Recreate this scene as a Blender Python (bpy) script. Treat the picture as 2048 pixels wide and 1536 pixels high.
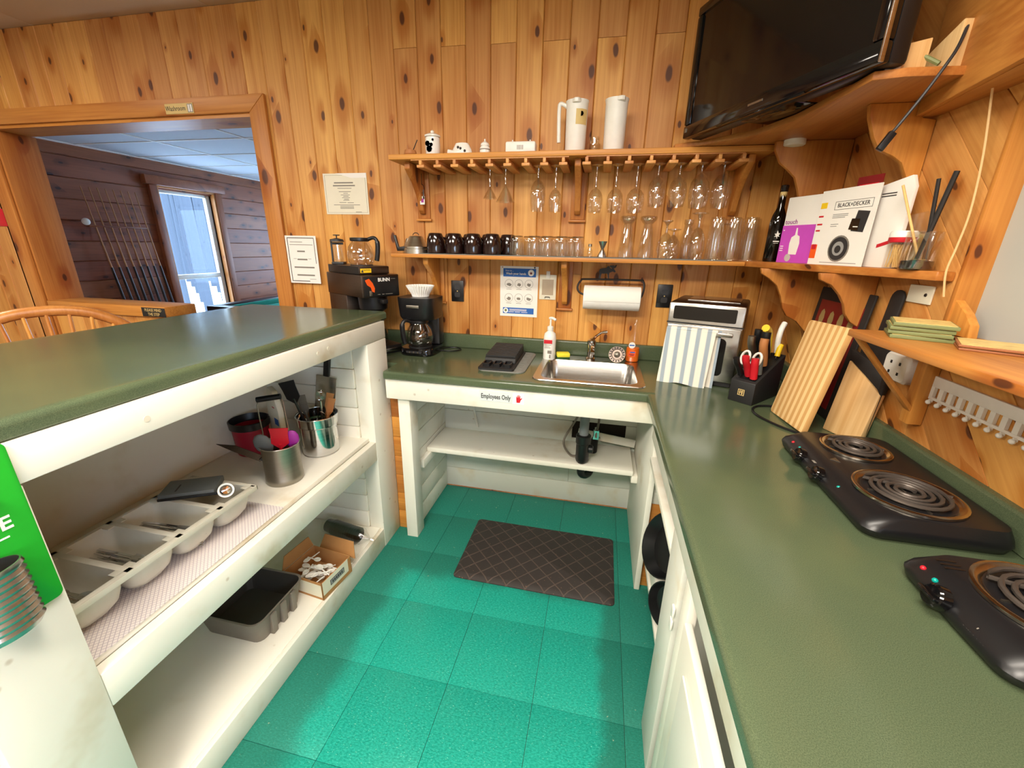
import bpy, bmesh, math, random
from mathutils import Vector, Matrix
random.seed(7)
SC = bpy.context.scene
COL = SC.collection
PI = math.pi
for o in list(bpy.data.objects):
    bpy.data.objects.remove(o)

# ---------------------------------------------------------------- camera
F = Vector((-0.1923, 0.9291, -0.3159)); RT = Vector((0.9778, 0.2088, 0.0189)); UP = Vector((-0.0835, 0.3053, 0.9486))
cam_d = bpy.data.cameras.new('camera'); cam = bpy.data.objects.new('camera', cam_d); COL.objects.link(cam)
cam_d.sensor_fit = 'HORIZONTAL'; cam_d.sensor_width = 36.0; cam_d.lens = 824.87 / 2048 * 36
cam_d.clip_start = 0.02; cam_d.clip_end = 200
m = Matrix((RT, UP, -F)).transposed().to_4x4(); m.translation = Vector((-0.2179, -2.2177, 1.4787))
cam.matrix_world = m
SC.camera = cam

# ---------------------------------------------------------------- world, lights, exposure
W = bpy.data.worlds.new('winter_sky'); SC.world = W; W.use_nodes = True
bg = W.node_tree.nodes['Background']; bg.inputs[0].default_value = (0.60, 0.78, 1.0, 1); bg.inputs[1].default_value = 10.0
def area(name, loc, sx, sy, power, col, rot=(0, 0, 0)):
    l = bpy.data.lights.new(name, 'AREA'); l.shape = 'RECTANGLE'; l.size = sx; l.size_y = sy; l.energy = power; l.color = col
    o = bpy.data.objects.new(name, l); COL.objects.link(o); o.location = loc; o.rotation_euler = rot
    return o
WARM = (1.0, 0.91, 0.79)
LAMPS = [(-0.45, -1.85, 1.2, 0.3, 21), (-0.85, -3.2, 1.2, 0.6, 70), (-3.2, -3.0, 1.2, 0.6, 60), (-3.4, -1.2, 0.6, 0.3, 8)]  # second lamp is unseen, added to even out the kitchen light
for i, (lx, ly, sx, sy, pw) in enumerate(LAMPS):
    area('ceiling_lamp_light', (lx, ly, 2.535), sx, sy, pw, WARM)
SC.view_settings.view_transform = 'Standard'; SC.view_settings.look = 'None'
SC.view_settings.exposure = 0.45; SC.view_settings.gamma = 1.0; SC.view_settings.use_curve_mapping = False
SC.cycles.transparent_max_bounces = 32
SC.cycles.max_bounces = 10; SC.cycles.diffuse_bounces = 5; SC.cycles.glossy_bounces = 4
SC.cycles.sample_clamp_indirect = 6.0

# ---------------------------------------------------------------- materials
def lin(r, g, b):
    return tuple(((c / 255) / 12.92 if c / 255 <= .04045 else ((c / 255 + .055) / 1.055) ** 2.4) for c in (r, g, b)) + (1,)
class NT:
    def __init__(s, name):
        s.m = bpy.data.materials.new(name); s.m.use_nodes = True; s.t = s.m.node_tree; s.t.nodes.clear()
        s.out = s.n('ShaderNodeOutputMaterial')
    def n(s, typ, **kw):
        nd = s.t.nodes.new(typ)
        for k, v in kw.items():
            if k.startswith('i_'): nd.inputs[int(k[2:]) if k[2:].isdigit() else k[2:]].default_value = v
            else: setattr(nd, k, v)
        return nd
    def l(s, a, b): s.t.links.new(a, b)
    def math(s, op, a, b=None, c=None, clamp=False):
        nd = s.n('ShaderNodeMath', operation=op); nd.use_clamp = clamp
        for i, v in enumerate((a, b, c)):
            if v is None: continue
            if isinstance(v, (int, float)): nd.inputs[i].default_value = v
            else: s.l(v, nd.inputs[i])
        return nd.outputs[0]
    def vmath(s, op, a, b):
        nd = s.n('ShaderNodeVectorMath', operation=op)
        for i, v in enumerate((a, b)):
            if isinstance(v, tuple): nd.inputs[i].default_value = v
            else: s.l(v, nd.inputs[i])
        return nd.outputs[0]
    def sstep(s, v, a, b):
        nd = s.n('ShaderNodeMapRange', interpolation_type='SMOOTHSTEP'); s.l(v, nd.inputs[0]); nd.inputs[1].default_value = a; nd.inputs[2].default_value = b
        return nd.outputs[0]
    def mix(s, f, a, b, typ='MIX'):
        nd = s.n('ShaderNodeMix', data_type='RGBA', blend_type=typ)
        for i, v in ((0, f), (6, a), (7, b)):
            if isinstance(v, (int, float)): nd.inputs[i].default_value = v
            elif isinstance(v, tuple): nd.inputs[i].default_value = v
            else: s.l(v, nd.inputs[i])
        return nd.outputs[2]
    def noise(s, vec, scale, detail=3, rough=.55):
        nd = s.n('ShaderNodeTexNoise'); nd.inputs['Scale'].default_value = scale; nd.inputs['Detail'].default_value = detail; nd.inputs['Roughness'].default_value = rough
        s.l(vec, nd.inputs['Vector']); return nd.outputs[0]
    def pr(s, color, rough=.5, metal=0.0, bump=None, bstr=.2, bdist=.002, spec=.5, trans=0, coat=0, emit=None):
        p = s.n('ShaderNodeBsdfPrincipled')
        for k, v in (('Base Color', color), ('Roughness', rough), ('Metallic', metal), ('Specular IOR Level', spec), ('Transmission Weight', trans), ('Coat Weight', coat)):
            if isinstance(v, (int, float, tuple)): p.inputs[k].default_value = v
            else: s.l(v, p.inputs[k])
        if emit: p.inputs['Emission Color'].default_value = emit[0]; p.inputs['Emission Strength'].default_value = emit[1]
        if bump is not None:
            b = s.n('ShaderNodeBump'); b.inputs['Strength'].default_value = bstr; b.inputs['Distance'].default_value = bdist
            s.l(bump, b.inputs['Height']); s.l(b.outputs[0], p.inputs['Normal'])
        s.l(p.outputs[0], s.out.inputs[0]); return p
    def obco(s, rnd=True):
        tc = s.n('ShaderNodeTexCoord'); v = tc.outputs['Object']
        if rnd:
            oi = s.n('ShaderNodeObjectInfo'); cx = s.n('ShaderNodeCombineXYZ')
            for i, k in enumerate((37.0, 59.0, 83.0)): s.l(s.math('MULTIPLY', oi.outputs['Random'], k), cx.inputs[i])
            return s.vmath('ADD', v, cx.outputs[0]), oi.outputs['Random']
        return v
MATS = {}
def flat(name, rgb, rough=.5, metal=0.0, var=.08, scale=30, bump=0, **kw):
    """plain surface with slight procedural variation of colour and relief"""
    if name in MATS: return MATS[name]
    t = NT(name); v, r = t.obco()
    nz = t.noise(v, scale, 3)
    c = lin(*rgb)
    d = tuple(x * (1 - var) for x in c[:3]) + (1,); e = tuple(min(1, x * (1 + var)) for x in c[:3]) + (1,)
    col = t.mix(nz, d, e)
    t.pr(col, rough, metal, bump=nz if bump else None, bstr=bump or .1, **kw)
    MATS[name] = t.m; return t.m
def pine(name, ax, light, dark, knot=(70, 30, 12), kn=.5, rough=.42, val=(.82, 1.1), kscale=1.0, spec=.4):
    if name in MATS: return MATS[name]
    t = NT(name); v, rnd = t.obco()
    def sc(al, ac): return tuple(al if i == 'xyz'.index(ax) else ac for i in range(3))
    n1 = t.noise(t.vmath('MULTIPLY', v, sc(.9, 9)), 1.0, 3)
    n2 = t.noise(t.vmath('MULTIPLY', v, sc(3, 110)), 1.0, 2)
    vo = t.n('ShaderNodeTexVoronoi', feature='F1', voronoi_dimensions='2D'); vo.inputs['Scale'].default_value = 1
    sp = t.n('ShaderNodeSeparateXYZ'); t.l(v, sp.inputs[0]); ia = 'xyz'.index(ax); oth = [i for i in range(3) if i != ia]
    cb = t.n('ShaderNodeCombineXYZ'); t.l(t.math('MULTIPLY', t.math('ADD', sp.outputs[oth[0]], sp.outputs[oth[1]]), 9.0 * kscale), cb.inputs[0]); t.l(t.math('MULTIPLY', sp.outputs[ia], 4.2 * kscale), cb.inputs[1])
    wob = t.n('ShaderNodeTexNoise'); wob.inputs['Scale'].default_value = 14; t.l(v, wob.inputs['Vector'])
    s1 = t.vmath('ADD', cb.outputs[0], t.vmath('MULTIPLY', wob.outputs[1], (.07, .07, .0)))
    t.l(s1, vo.inputs['Vector'])
    sep = t.n('ShaderNodeSeparateColor'); t.l(vo.outputs['Color'], sep.inputs[0])
    on = t.math('GREATER_THAN', sep.outputs[0], 1 - kn)
    size = t.math('MULTIPLY_ADD', sep.outputs[1], .95, .25)
    dd = t.math('DIVIDE', vo.outputs['Distance'], size)
    k = t.math('MULTIPLY', t.math('SUBTRACT', 1.0, t.sstep(dd, .085, .14)), on)
    ring = t.math('MULTIPLY', t.math('SUBTRACT', 1.0, t.sstep(dd, .12, .55)), on)
    g = t.math('ADD', t.math('MULTIPLY', n1, .7), t.math('MULTIPLY', n2, .45))
    g = t.math('ADD', g, t.math('MULTIPLY', ring, .3))
    g = t.sstep(g, .30, .92)
    col = t.mix(g, lin(*light), lin(*dark))
    vv = t.math('MULTIPLY_ADD', rnd, val[1] - val[0], val[0])
    hsv = t.n('ShaderNodeHueSaturation'); t.l(col, hsv.inputs['Color']); t.l(vv, hsv.inputs['Value'])
    t.l(t.math('MULTIPLY_ADD', rnd, .012, .494), hsv.inputs['Hue'])
    col = t.mix(t.math('MULTIPLY', k, .88), hsv.outputs[0], lin(*knot))
    t.pr(col, rough, 0, bump=n2, bstr=.12, bdist=.001, spec=spec)
    MATS[name] = t.m; return t.m
PL, PD = (226, 168, 92), (184, 114, 44)
pine('pine_wall', 'z', PL, PD, kn=.56, rough=.46)
for a in 'xyz': pine('pine_' + a, a, (208, 142, 68), (162, 90, 32), kn=.20, kscale=.8)
for a in 'xz': pine('log_' + a, a, (152, 84, 50), (112, 56, 30), kn=.45, rough=.45, knot=(45, 20, 10))
pine('pale_wood', 'z', (232, 196, 142), (200, 150, 92), kn=.16)
pine('rack_wood', 'y', (226, 164, 96), (190, 120, 58), kn=.0)
pine('stool_wood', 'z', (206, 146, 76), (164, 98, 40), kn=.0, rough=.3)
def white_paint(name, rgb, scuff=(205, 190, 160)):
    t = NT(name); v, r = t.obco(); n = t.noise(v, 5, 4); f = t.noise(v, 90, 2)
    c = t.mix(t.sstep(n, .52, .8), lin(*rgb), lin(*scuff))
    sp = t.n('ShaderNodeTexVoronoi'); sp.inputs['Scale'].default_value = 14; t.l(v, sp.inputs['Vector'])
    sep = t.n('ShaderNodeSeparateColor'); t.l(sp.outputs['Color'], sep.inputs[0])
    k = t.math('MULTIPLY', t.math('SUBTRACT', 1, t.sstep(sp.outputs['Distance'], .05, .12)), t.math('GREATER_THAN', sep.outputs[0], .8))
    c = t.mix(t.math('MULTIPLY', k, .5), c, lin(170, 150, 118))
    t.pr(c, .48, 0, bump=f, bstr=.06, spec=.4); MATS[name] = t.m
white_paint('white_paint', (232, 229, 216)); white_paint('cream_paint', (222, 214, 196))
white_paint('grey_white', (214, 214, 204))
def laminate():
    t = NT('green_laminate'); v = t.obco(False)
    n = t.noise(v, 700, 2); b = t.noise(v, 3, 3)
    c = t.mix(t.sstep(n, .3, .7), lin(66, 79, 58), lin(87, 99, 74))
    c = t.mix(t.math('MULTIPLY', t.sstep(b, .4, .75), .35), c, lin(98, 108, 74))
    t.pr(c, t.math('MULTIPLY_ADD', b, .10, .12), 0, bump=t.noise(v, 500, 1), bstr=.025, bdist=.0006, spec=.5); MATS['green_laminate'] = t.m
laminate()
def lino():
    t = NT('teal_linoleum'); g = t.n('ShaderNodeNewGeometry'); v = g.outputs['Position']
    st = t.vmath('MULTIPLY', v, (110, 230, 1)); n = t.noise(st, 1.0, 3, .7); n3 = t.noise(v, 6, 3)
    oi = t.n('ShaderNodeObjectInfo')
    c = t.mix(t.sstep(n, .3, .7), lin(8, 134, 117), lin(42, 168, 150))
    sp = t.noise(t.vmath('MULTIPLY', v, (130, 260, 1)), 1.0, 1)
    c = t.mix(t.math('MULTIPLY', t.sstep(sp, .66, .74), .55), c, lin(140, 215, 190))
    c = t.mix(t.math('MULTIPLY', t.sstep(sp, .34, .28), .35), c, lin(0, 90, 80))
    # darker, rougher, speckled band along the cabinet bases and back wall
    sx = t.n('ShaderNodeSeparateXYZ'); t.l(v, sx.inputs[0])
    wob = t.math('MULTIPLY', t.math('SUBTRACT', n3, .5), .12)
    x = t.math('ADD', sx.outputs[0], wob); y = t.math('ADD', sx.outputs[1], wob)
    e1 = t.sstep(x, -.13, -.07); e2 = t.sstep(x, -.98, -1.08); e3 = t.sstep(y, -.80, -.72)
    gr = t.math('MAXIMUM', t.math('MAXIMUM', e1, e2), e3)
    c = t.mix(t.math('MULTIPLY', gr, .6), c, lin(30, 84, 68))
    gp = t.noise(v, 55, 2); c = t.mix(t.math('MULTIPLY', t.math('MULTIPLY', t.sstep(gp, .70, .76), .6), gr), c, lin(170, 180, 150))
    t.pr(c, t.math('MULTIPLY_ADD', gr, .25, .34), 0, spec=.35); MATS['teal_linoleum'] = t.m
lino()
def glass(name, tint, gl=.08, edge=.75, rough=.02, body=0.0):
    t = NT(name); lw = t.n('ShaderNodeLayerWeight'); lw.inputs[0].default_value = .35
    tr = t.n('ShaderNodeBsdfTransparent'); tr.inputs[0].default_value = lin(*tint)
    gs = t.n('ShaderNodeBsdfGlossy'); gs.inputs['Roughness'].default_value = rough; gs.inputs[0].default_value = (1, 1, 1, 1)
    mx = t.n('ShaderNodeMixShader'); f = t.math('MULTIPLY_ADD', t.math('POWER', lw.outputs['Facing'], 3.0), edge, gl)
    t.l(f, mx.inputs[0]); t.l(tr.outputs[0], mx.inputs[1]); t.l(gs.outputs[0], mx.inputs[2]); t.l(mx.outputs[0], t.out.inputs[0])
    MATS[name] = t.m
glass('clear_glass', (250, 249, 247), .10, .8); glass('old_glass', (252, 251, 248), .1, .5)
glass('thick_glass', (236, 232, 222), .24, .6); glass('clear_plastic', (253, 252, 250), .05, .35, .12); glass('window_glass', (244, 250, 255), .01, .04)
glass('dark_wine', (60, 24, 30), .05, .4)
def steel(name, rgb, rough, br=.0):
    t = NT(name); v, r = t.obco(); n = t.noise(t.vmath('MULTIPLY', v, (6, 6, 240)), 1.0, 2)
    t.pr(t.mix(n, lin(*[c * .86 for c in rgb]), lin(*rgb)), t.math('MULTIPLY_ADD', n, .1, rough), 1.0); MATS[name] = t.m
steel('steel', (205, 203, 198), .2); steel('dull_steel', (170, 164, 152), .34); steel('chrome', (225, 225, 225), .06); steel('aluminium', (196, 190, 176), .3)
steel('dark_steel', (112, 100, 92), .3)
flat('black_plastic', (22, 22, 24), .34); flat('black_matte', (28, 28, 28), .6); flat('dark_charcoal', (44, 44, 46), .5)
flat('gloss_black', (12, 12, 14), .08, spec=.6); flat('mug_glaze', (34, 18, 16), .1, spec=.6); flat('white_plastic', (236, 234, 226), .35)
flat('white_ceramic', (238, 236, 228), .14); flat('paper', (236, 232, 224), .8, var=.02); flat('cream_paper', (226, 220, 198), .7, var=.03)
flat('ink', (60, 56, 54), .7); flat('grey_ink', (128, 122, 112), .7); flat('blue_ink', (30, 96, 178), .6); flat('red', (196, 24, 40), .45)
flat('magenta', (196, 74, 190), .5); flat('purple', (150, 36, 140), .45); flat('yellow', (238, 198, 30), .45); flat('green_sign', (30, 164, 40), .35)
flat('orange', (236, 90, 24), .4); flat('beige_panel', (178, 160, 136), .55); flat('grey_tray', (128, 120, 110), .5, bump=.05); flat('tray_inside', (62, 58, 54), .6)
flat('cutlery_tray', (206, 202, 186), .38); flat('cardboard', (176, 126, 74), .8); flat('towel_white', (238, 232, 218), .9, scale=300, bump=.3)
flat('coil', (92, 84, 78), .45, metal=.6); flat('drip_pan', (196, 186, 170), .2, metal=1.0, var=.25, scale=40); flat('rust_pan', (78, 64, 56), .45, metal=.7, var=.4, scale=60)
flat('coaster_green', (118, 126, 78), .6); flat('coaster_brown', (150, 92, 54), .6); flat('coaster_art', (222, 186, 116), .5, var=.5, scale=45); flat('teal_light', (0, 150, 140), .2)
flat('orange_liquid', (228, 108, 24), .15); flat('iron', (30, 24, 22), .5); flat('sponge_yellow', (232, 222, 60), .9, scale=200, bump=.5); flat('sponge_green', (40, 80, 40), .95, scale=300, bump=.5)
flat('grey_mat', (126, 126, 120), .9, scale=260, bump=.4); flat('grey_shutter', (176, 180, 174), .5, var=.04, scale=4); flat('lounge_floor', (70, 52, 38), .5)
flat('ceiling_tile', (204, 186, 152), .85, var=.02, scale=120, bump=.1); flat('lounge_tile', (214, 218, 226), .85, var=.02); flat('felt', (20, 130, 110), .9)
flat('black_wood', (34, 24, 22), .3); flat('snow', (240, 244, 250), .8); flat('bark', (56, 60, 68), .9); flat('wood_handle', (176, 116, 66), .5)
flat('pipe_grey', (120, 124, 128), .5); flat('pipe_black', (20, 20, 20), .4); flat('hose', (130, 122, 112), .4, metal=.5); flat('hole_shade', (34, 24, 18), .9)
flat('filter_paper', (240, 238, 232), .9); flat('dark_red', (120, 20, 26), .4); flat('rope', (220, 184, 130), .8); flat('toothpick', (228, 190, 120), .7)
flat('grey_silicone', (96, 100, 98), .5); flat('crimson_pot', (150, 14, 44), .4); flat('lamp_white', (245, 243, 238), .5); flat('label_gold', (214, 186, 120), .6)
flat('cutting_dark', (30, 26, 24), .7, var=.5, scale=40); flat('sign_grey', (206, 212, 212), .5); flat('grey_plate', (150, 150, 148), .5); flat('fry_pan', (20, 20, 21), .28); flat('wall_plaster', (214, 200, 176), .8)
def bag_glass(): glass('cellophane', (252, 252, 252), .14, .5, .2)
bag_glass()
def emis(name, rgb, st):
    t = NT(name); e = t.n('ShaderNodeEmission'); e.inputs[0].default_value = rgb + (1,); e.inputs[1].default_value = st; t.l(e.outputs[0], t.out.inputs[0]); MATS[name] = t.m
emis('tube_glow', WARM, 9.0)
def striped(name, ax, period, duty, a, b, rough, off=0.0, soft=.06):
    t = NT(name); v = t.obco(False); sx = t.n('ShaderNodeSeparateXYZ'); t.l(v, sx.inputs[0])
    p = t.math('FRACT', t.math('DIVIDE', t.math('ADD', sx.outputs['xyz'.index(ax)], off + 10 * period), period))
    f = t.math('SUBTRACT', t.sstep(p, .5 - duty / 2 - soft, .5 - duty / 2 + soft), t.sstep(p, .5 + duty / 2 - soft, .5 + duty / 2 + soft))
    n = t.noise(v, 260, 2); g = t.noise(t.vmath('MULTIPLY', v, (60, 60, 4)), 1.0, 3)
    c = t.mix(f, lin(*a), lin(*b)); c = t.mix(t.math('MULTIPLY', g, .3), c, tuple(x * .72 for x in lin(*a)[:3]) + (1,))
    t.pr(c, rough, 0, bump=n, bstr=.15, spec=.3); MATS[name] = t.m
striped('towel_stripe', 'x', .040, .42, (240, 234, 220), (150, 168, 184), .9)
striped('bamboo', 'x', .030, .5, (236, 200, 142), (204, 154, 92), .45)
def matmat():
    t = NT('mat_rubber'); v = t.obco(False); r = t.n('ShaderNodeMapping'); r.inputs['Rotation'].default_value = (0, 0, PI / 4); t.l(v, r.inputs[0])
    sx = t.n('ShaderNodeSeparateXYZ'); t.l(r.outputs[0], sx.inputs[0])
    def lines(o):
        p = t.math('FRACT', t.math('DIVIDE', t.math('ADD', o, 10), .062)); return t.math('SUBTRACT', 1.0, t.sstep(t.math('ABSOLUTE', t.math('SUBTRACT', p, .5)), .02, .07))
    f = t.math('MAXIMUM', lines(sx.outputs[0]), lines(sx.outputs[1])); n = t.noise(v, 14, 3); sp = t.noise(v, 120, 1)
    c = t.mix(t.math('MULTIPLY', f, t.math('MULTIPLY_ADD', n, .5, .12)), lin(52, 46, 44), lin(110, 92, 82))
    c = t.mix(t.math('MULTIPLY', t.sstep(sp, .74, .78), .6), c, lin(170, 120, 84))
    t.pr(c, .62, 0, bump=f, bstr=.5, bdist=.003, spec=.35); MATS['mat_rubber'] = t.m
matmat()
def meshliner():
    t = NT('shelf_liner'); v = t.obco(False); r = t.n('ShaderNodeMapping'); r.inputs['Rotation'].default_value = (0, 0, PI / 4); t.l(v, r.inputs[0])
    sx = t.n('ShaderNodeSeparateXYZ'); t.l(r.outputs[0], sx.inputs[0])
    def ln(o): return t.sstep(t.math('ABSOLUTE', t.math('SUBTRACT', t.math('FRACT', t.math('DIVIDE', t.math('ADD', o, 10), .0085)), .5)), .34, .46)
    f = t.math('MAXIMUM', ln(sx.outputs[0]), ln(sx.outputs[1]))
    t.pr(t.mix(f, lin(226, 218, 214), lin(186, 176, 180)), .7, 0, bump=f, bstr=.4); MATS['shelf_liner'] = t.m
meshliner()
# ---------------------------------------------------------------- mesh helpers
class MB:
    def __init__(s): s.v = []; s.f = []
    def add(s, vs, fs):
        n = len(s.v); s.v += [Vector(v) for v in vs]; s.f += [tuple(i + n for i in f) for f in fs]; return s
    def box(s, x0, x1, y0, y1, z0, z1):
        x0, x1 = sorted((x0, x1)); y0, y1 = sorted((y0, y1)); z0, z1 = sorted((z0, z1))
        return s.add([(x, y, z) for z in (z0, z1) for y in (y0, y1) for x in (x0, x1)],
                     [(0, 2, 3, 1), (4, 5, 7, 6), (0, 1, 5, 4), (2, 6, 7, 3), (0, 4, 6, 2), (1, 3, 7, 5)])
    def loft(s, loops, c0=True, c1=True, close=False):
        n = len(loops[0]); vs = [p for l in loops for p in l]; fs = []
        L = len(loops)
        for i in range(L if close else L - 1):
            a, b = i * n, ((i + 1) % L) * n
            for j in range(n):
                k = (j + 1) % n; fs.append((a + j, a + k, b + k, b + j))
        if not close:
            if c0: fs.append(tuple(reversed(range(n))))
            if c1: fs.append(tuple(range((L - 1) * n, L * n)))
        return s.add(vs, fs)
    def lathe(s, prof, c=(0, 0, 0), seg=24, c0=True, c1=True, sx=1, sy=1):
        loops = [[(c[0] + r * sx * math.cos(2 * PI * j / seg), c[1] + r * sy * math.sin(2 * PI * j / seg), c[2] + z) for j in range(seg)] for r, z in prof]
        return s.loft(loops, c0, c1)
    def tube(s, pts, r, seg=8, closed=False):
        pts = [Vector(p) for p in pts]; loops = []; N = len(pts)
        rs = r if isinstance(r, (list, tuple)) else [r] * N
        pu = None
        for i, p in enumerate(pts):
            a = pts[(i - 1) % N] if (closed or i > 0) else p; b = pts[(i + 1) % N] if (closed or i < N - 1) else p
            d = (b - a).normalized() if (b - a).length > 1e-9 else Vector((0, 0, 1))
            if pu is None: u = d.orthogonal().normalized()
            else:
                u = pu - d * pu.dot(d); u = u.normalized() if u.length > 1e-6 else d.orthogonal().normalized()
            pu = u; w = d.cross(u)
            loops.append([p + (u * math.cos(2 * PI * j / seg) + w * math.sin(2 * PI * j / seg)) * rs[i] for j in range(seg)])
        return s.loft(loops, close=closed)
    def prism(s, o2, plane, d0, d1):
        f = {'xy': lambda a, b, d: (a, b, d), 'xz': lambda a, b, d: (a, d, b), 'yz': lambda a, b, d: (d, a, b)}[plane]
        return s.loft([[f(a, b, d0) for a, b in o2], [f(a, b, d1) for a, b in o2]])
    def sphere(s, c, r, seg=12, rings=8, sz=1):
        return s.lathe([(max(1e-4, r * math.sin(PI * i / rings)), -r * sz * math.cos(PI * i / rings)) for i in range(rings + 1)], c, seg)
    def xf(s, M):
        s.v = [M @ v for v in s.v]; return s
    def shift(s, d): d = Vector(d); s.v = [v + d for v in s.v]; return s
def rrect(x0, x1, y0, y1, r, z, n=4):
    r = max(1e-4, min(r, (x1 - x0) / 2 - 1e-4, (y1 - y0) / 2 - 1e-4)); out = []
    for cx, cy, a in ((x1 - r, y1 - r, 0), (x0 + r, y1 - r, 90), (x0 + r, y0 + r, 180), (x1 - r, y0 + r, 270)):
        for i in range(n + 1):
            t = math.radians(a + 90 * i / n); out.append((cx + r * math.cos(t), cy + r * math.sin(t), z))
    return out
def bez(p, n=8):
    """smooth polyline through points (Catmull-Rom)"""
    p = [Vector(q) for q in p]; out = []
    for i in range(len(p) - 1):
        a, b, c, d = p[max(i - 1, 0)], p[i], p[i + 1], p[min(i + 2, len(p) - 1)]
        for k in range(n):
            t = k / n; out.append(.5 * ((2 * b) + (c - a) * t + (2 * a - 5 * b + 4 * c - d) * t * t + (3 * b - a - 3 * c + d) * t ** 3))
    return out + [p[-1]]
def mesh(name, mb, mat, bevel=0, smooth=False, seg=2):
    me = bpy.data.meshes.new(name); me.from_pydata([tuple(v) for v in mb.v], [], mb.f)
    bm = bmesh.new(); bm.from_mesh(me)
    bmesh.ops.recalc_face_normals(bm, faces=bm.faces)
    if bevel:
        ed = [e for e in bm.edges if len(e.link_faces) == 2 and e.calc_face_angle(0) > .6]
        bmesh.ops.bevel(bm, geom=ed, offset=bevel, segments=seg, affect='EDGES', profile=.5, clamp_overlap=True)
    bm.to_mesh(me); bm.free()
    if smooth or bevel:
        for p in me.polygons: p.use_smooth = True
        me.set_sharp_from_angle(angle=math.radians(38))
    if mat: me.materials.append(MATS[mat])
    return me
def link(o, parent=None):
    COL.objects.link(o)
    if parent is not None: o.parent = parent
    return o
def obj(name, mb, mat, parent=None, bevel=0, smooth=False, world=False, loc=(0, 0, 0), rot=(0, 0, 0), label=None, kind=None):
    """one mesh object; world=True: mb is in world coordinates and is moved into the parent's frame"""
    if world and parent is not None: mb.xf(parent.matrix_basis.inverted() if parent.parent is None else (parent.parent.matrix_basis @ parent.matrix_basis).inverted())
    o = link(bpy.data.objects.new(name, mesh(name, mb, mat, bevel, smooth)), parent)
    o.location = loc; o.rotation_euler = rot
    if label: o['label'] = label
    if kind: o['kind'] = kind
    return o
def tag(o, label, cat, group=None):
    o['label'] = label; o['category'] = cat
    if group: o['group'] = group
    return o
def thing(name, label, cat, loc=(0, 0, 0), rz=0, group=None, rot=None):
    o = link(bpy.data.objects.new(name, None)); o.empty_display_size = .05
    o.location = loc; o.rotation_euler = rot or (0, 0, rz)
    o.matrix_basis = Matrix.LocRotScale(Vector(loc), o.rotation_euler.copy(), None)
    return tag(o, label, cat, group)
def solo(name, mb, mat, label, cat, loc=(0, 0, 0), rz=0, bevel=0, smooth=False, group=None, rot=None):
    o = link(bpy.data.objects.new(name, mesh(name, mb, mat, bevel, smooth))); o.location = loc; o.rotation_euler = rot or (0, 0, rz)
    return tag(o, label, cat, group)
def dup(root, loc, rz=None, label=None):
    r = root.copy(); COL.objects.link(r); r.location = loc
    if rz is not None: r.rotation_euler = (0, 0, rz)
    if label: r['label'] = label
    for ch in list(root.children):
        c = ch.copy(); COL.objects.link(c); c.parent = r
        for g in list(ch.children):
            d = g.copy(); COL.objects.link(d); d.parent = c
    return r
def struct(name, mb, mat, bevel=0):
    o = link(bpy.data.objects.new(name, mesh(name, mb, mat, bevel))); o['kind'] = 'structure'; return o
WALLROT = (PI / 2, 0, 0)           # lettering on a surface that faces -y
def text(s, size, mat, parent, loc, rot=WALLROT, align='CENTER', name='lettering', ext=.0003, shear=0, sx=1.0, bold=0):
    c = bpy.data.curves.new('t', 'FONT'); c.body = s; c.size = size; c.align_x = align; c.align_y = 'CENTER'; c.extrude = ext; c.shear = shear; c.resolution_u = 2; c.offset = bold
    t = bpy.data.objects.new('t', c); COL.objects.link(t)
    me = bpy.data.meshes.new_from_object(t.evaluated_get(bpy.context.evaluated_depsgraph_get())); bpy.data.objects.remove(t); bpy.data.curves.remove(c)
    me.name = name; me.materials.clear(); me.materials.append(MATS[mat])
    if sx != 1:
        for v in me.vertices: v.co.x *= sx
    o = link(bpy.data.objects.new(name, me), parent); o.location = loc; o.rotation_euler = rot; return o

# ---------------------------------------------------------------- the setting
P = .1215                                   # exposed plank width
CEIL = 2.612; XR = .641; HC = .925
# floor with individual tiles
fl = struct('floor', MB().box(-6.2, .75, -6.2, .0, -.06, -.0045), 'lounge_floor')
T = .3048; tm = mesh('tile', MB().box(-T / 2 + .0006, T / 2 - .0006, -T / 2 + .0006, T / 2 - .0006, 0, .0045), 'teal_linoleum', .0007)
for i in range(-3, 5):
    for j in range(-6, 5):
        x = -.6352 + (i + .5) * T; y = -1.2285 + (j + .5) * T
        if x < -1.5 or x > .75 or y > .12 or y < -2.9: continue
        if y + T / 2 > .001 or x + T / 2 > XR:
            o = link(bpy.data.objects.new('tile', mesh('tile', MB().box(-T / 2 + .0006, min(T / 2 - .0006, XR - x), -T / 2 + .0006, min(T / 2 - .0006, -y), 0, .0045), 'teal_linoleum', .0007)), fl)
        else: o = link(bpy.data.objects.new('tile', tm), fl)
        o.location = (x, y, -.0045)
OX0, OX1, OZ = -4.06, -2.135, 2.135           # opening to the lounge
wb = struct('wall_back', MB().box(OX1, .76, .0125, .17, -.06, CEIL).box(OX0, OX1, .0125, .17, OZ, CEIL).box(-6.2, OX0, .0125, .17, -.06, CEIL), 'pine_z')
pcache = {}
def plank(x, z0, z1, w=P, mat='pine_wall', parent=wb):
    key = (round(z1 - z0, 3), round(w, 4), mat)
    if key not in pcache:
        h = w / 2 - .0006; c = .0035
        pcache[key] = mesh('plank', MB().prism([(-h, .0125), (-h, .004), (-h + c, 0), (h - c, 0), (h, .004), (h, .0125)], 'xy', 0, z1 - z0), mat)
    o = link(bpy.data.objects.new('plank', pcache[key]), parent); o.location = (x, 0, z0); return o
k = 0; x = -1.295 + P / 2 + 15 * P
JZ = {}
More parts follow.
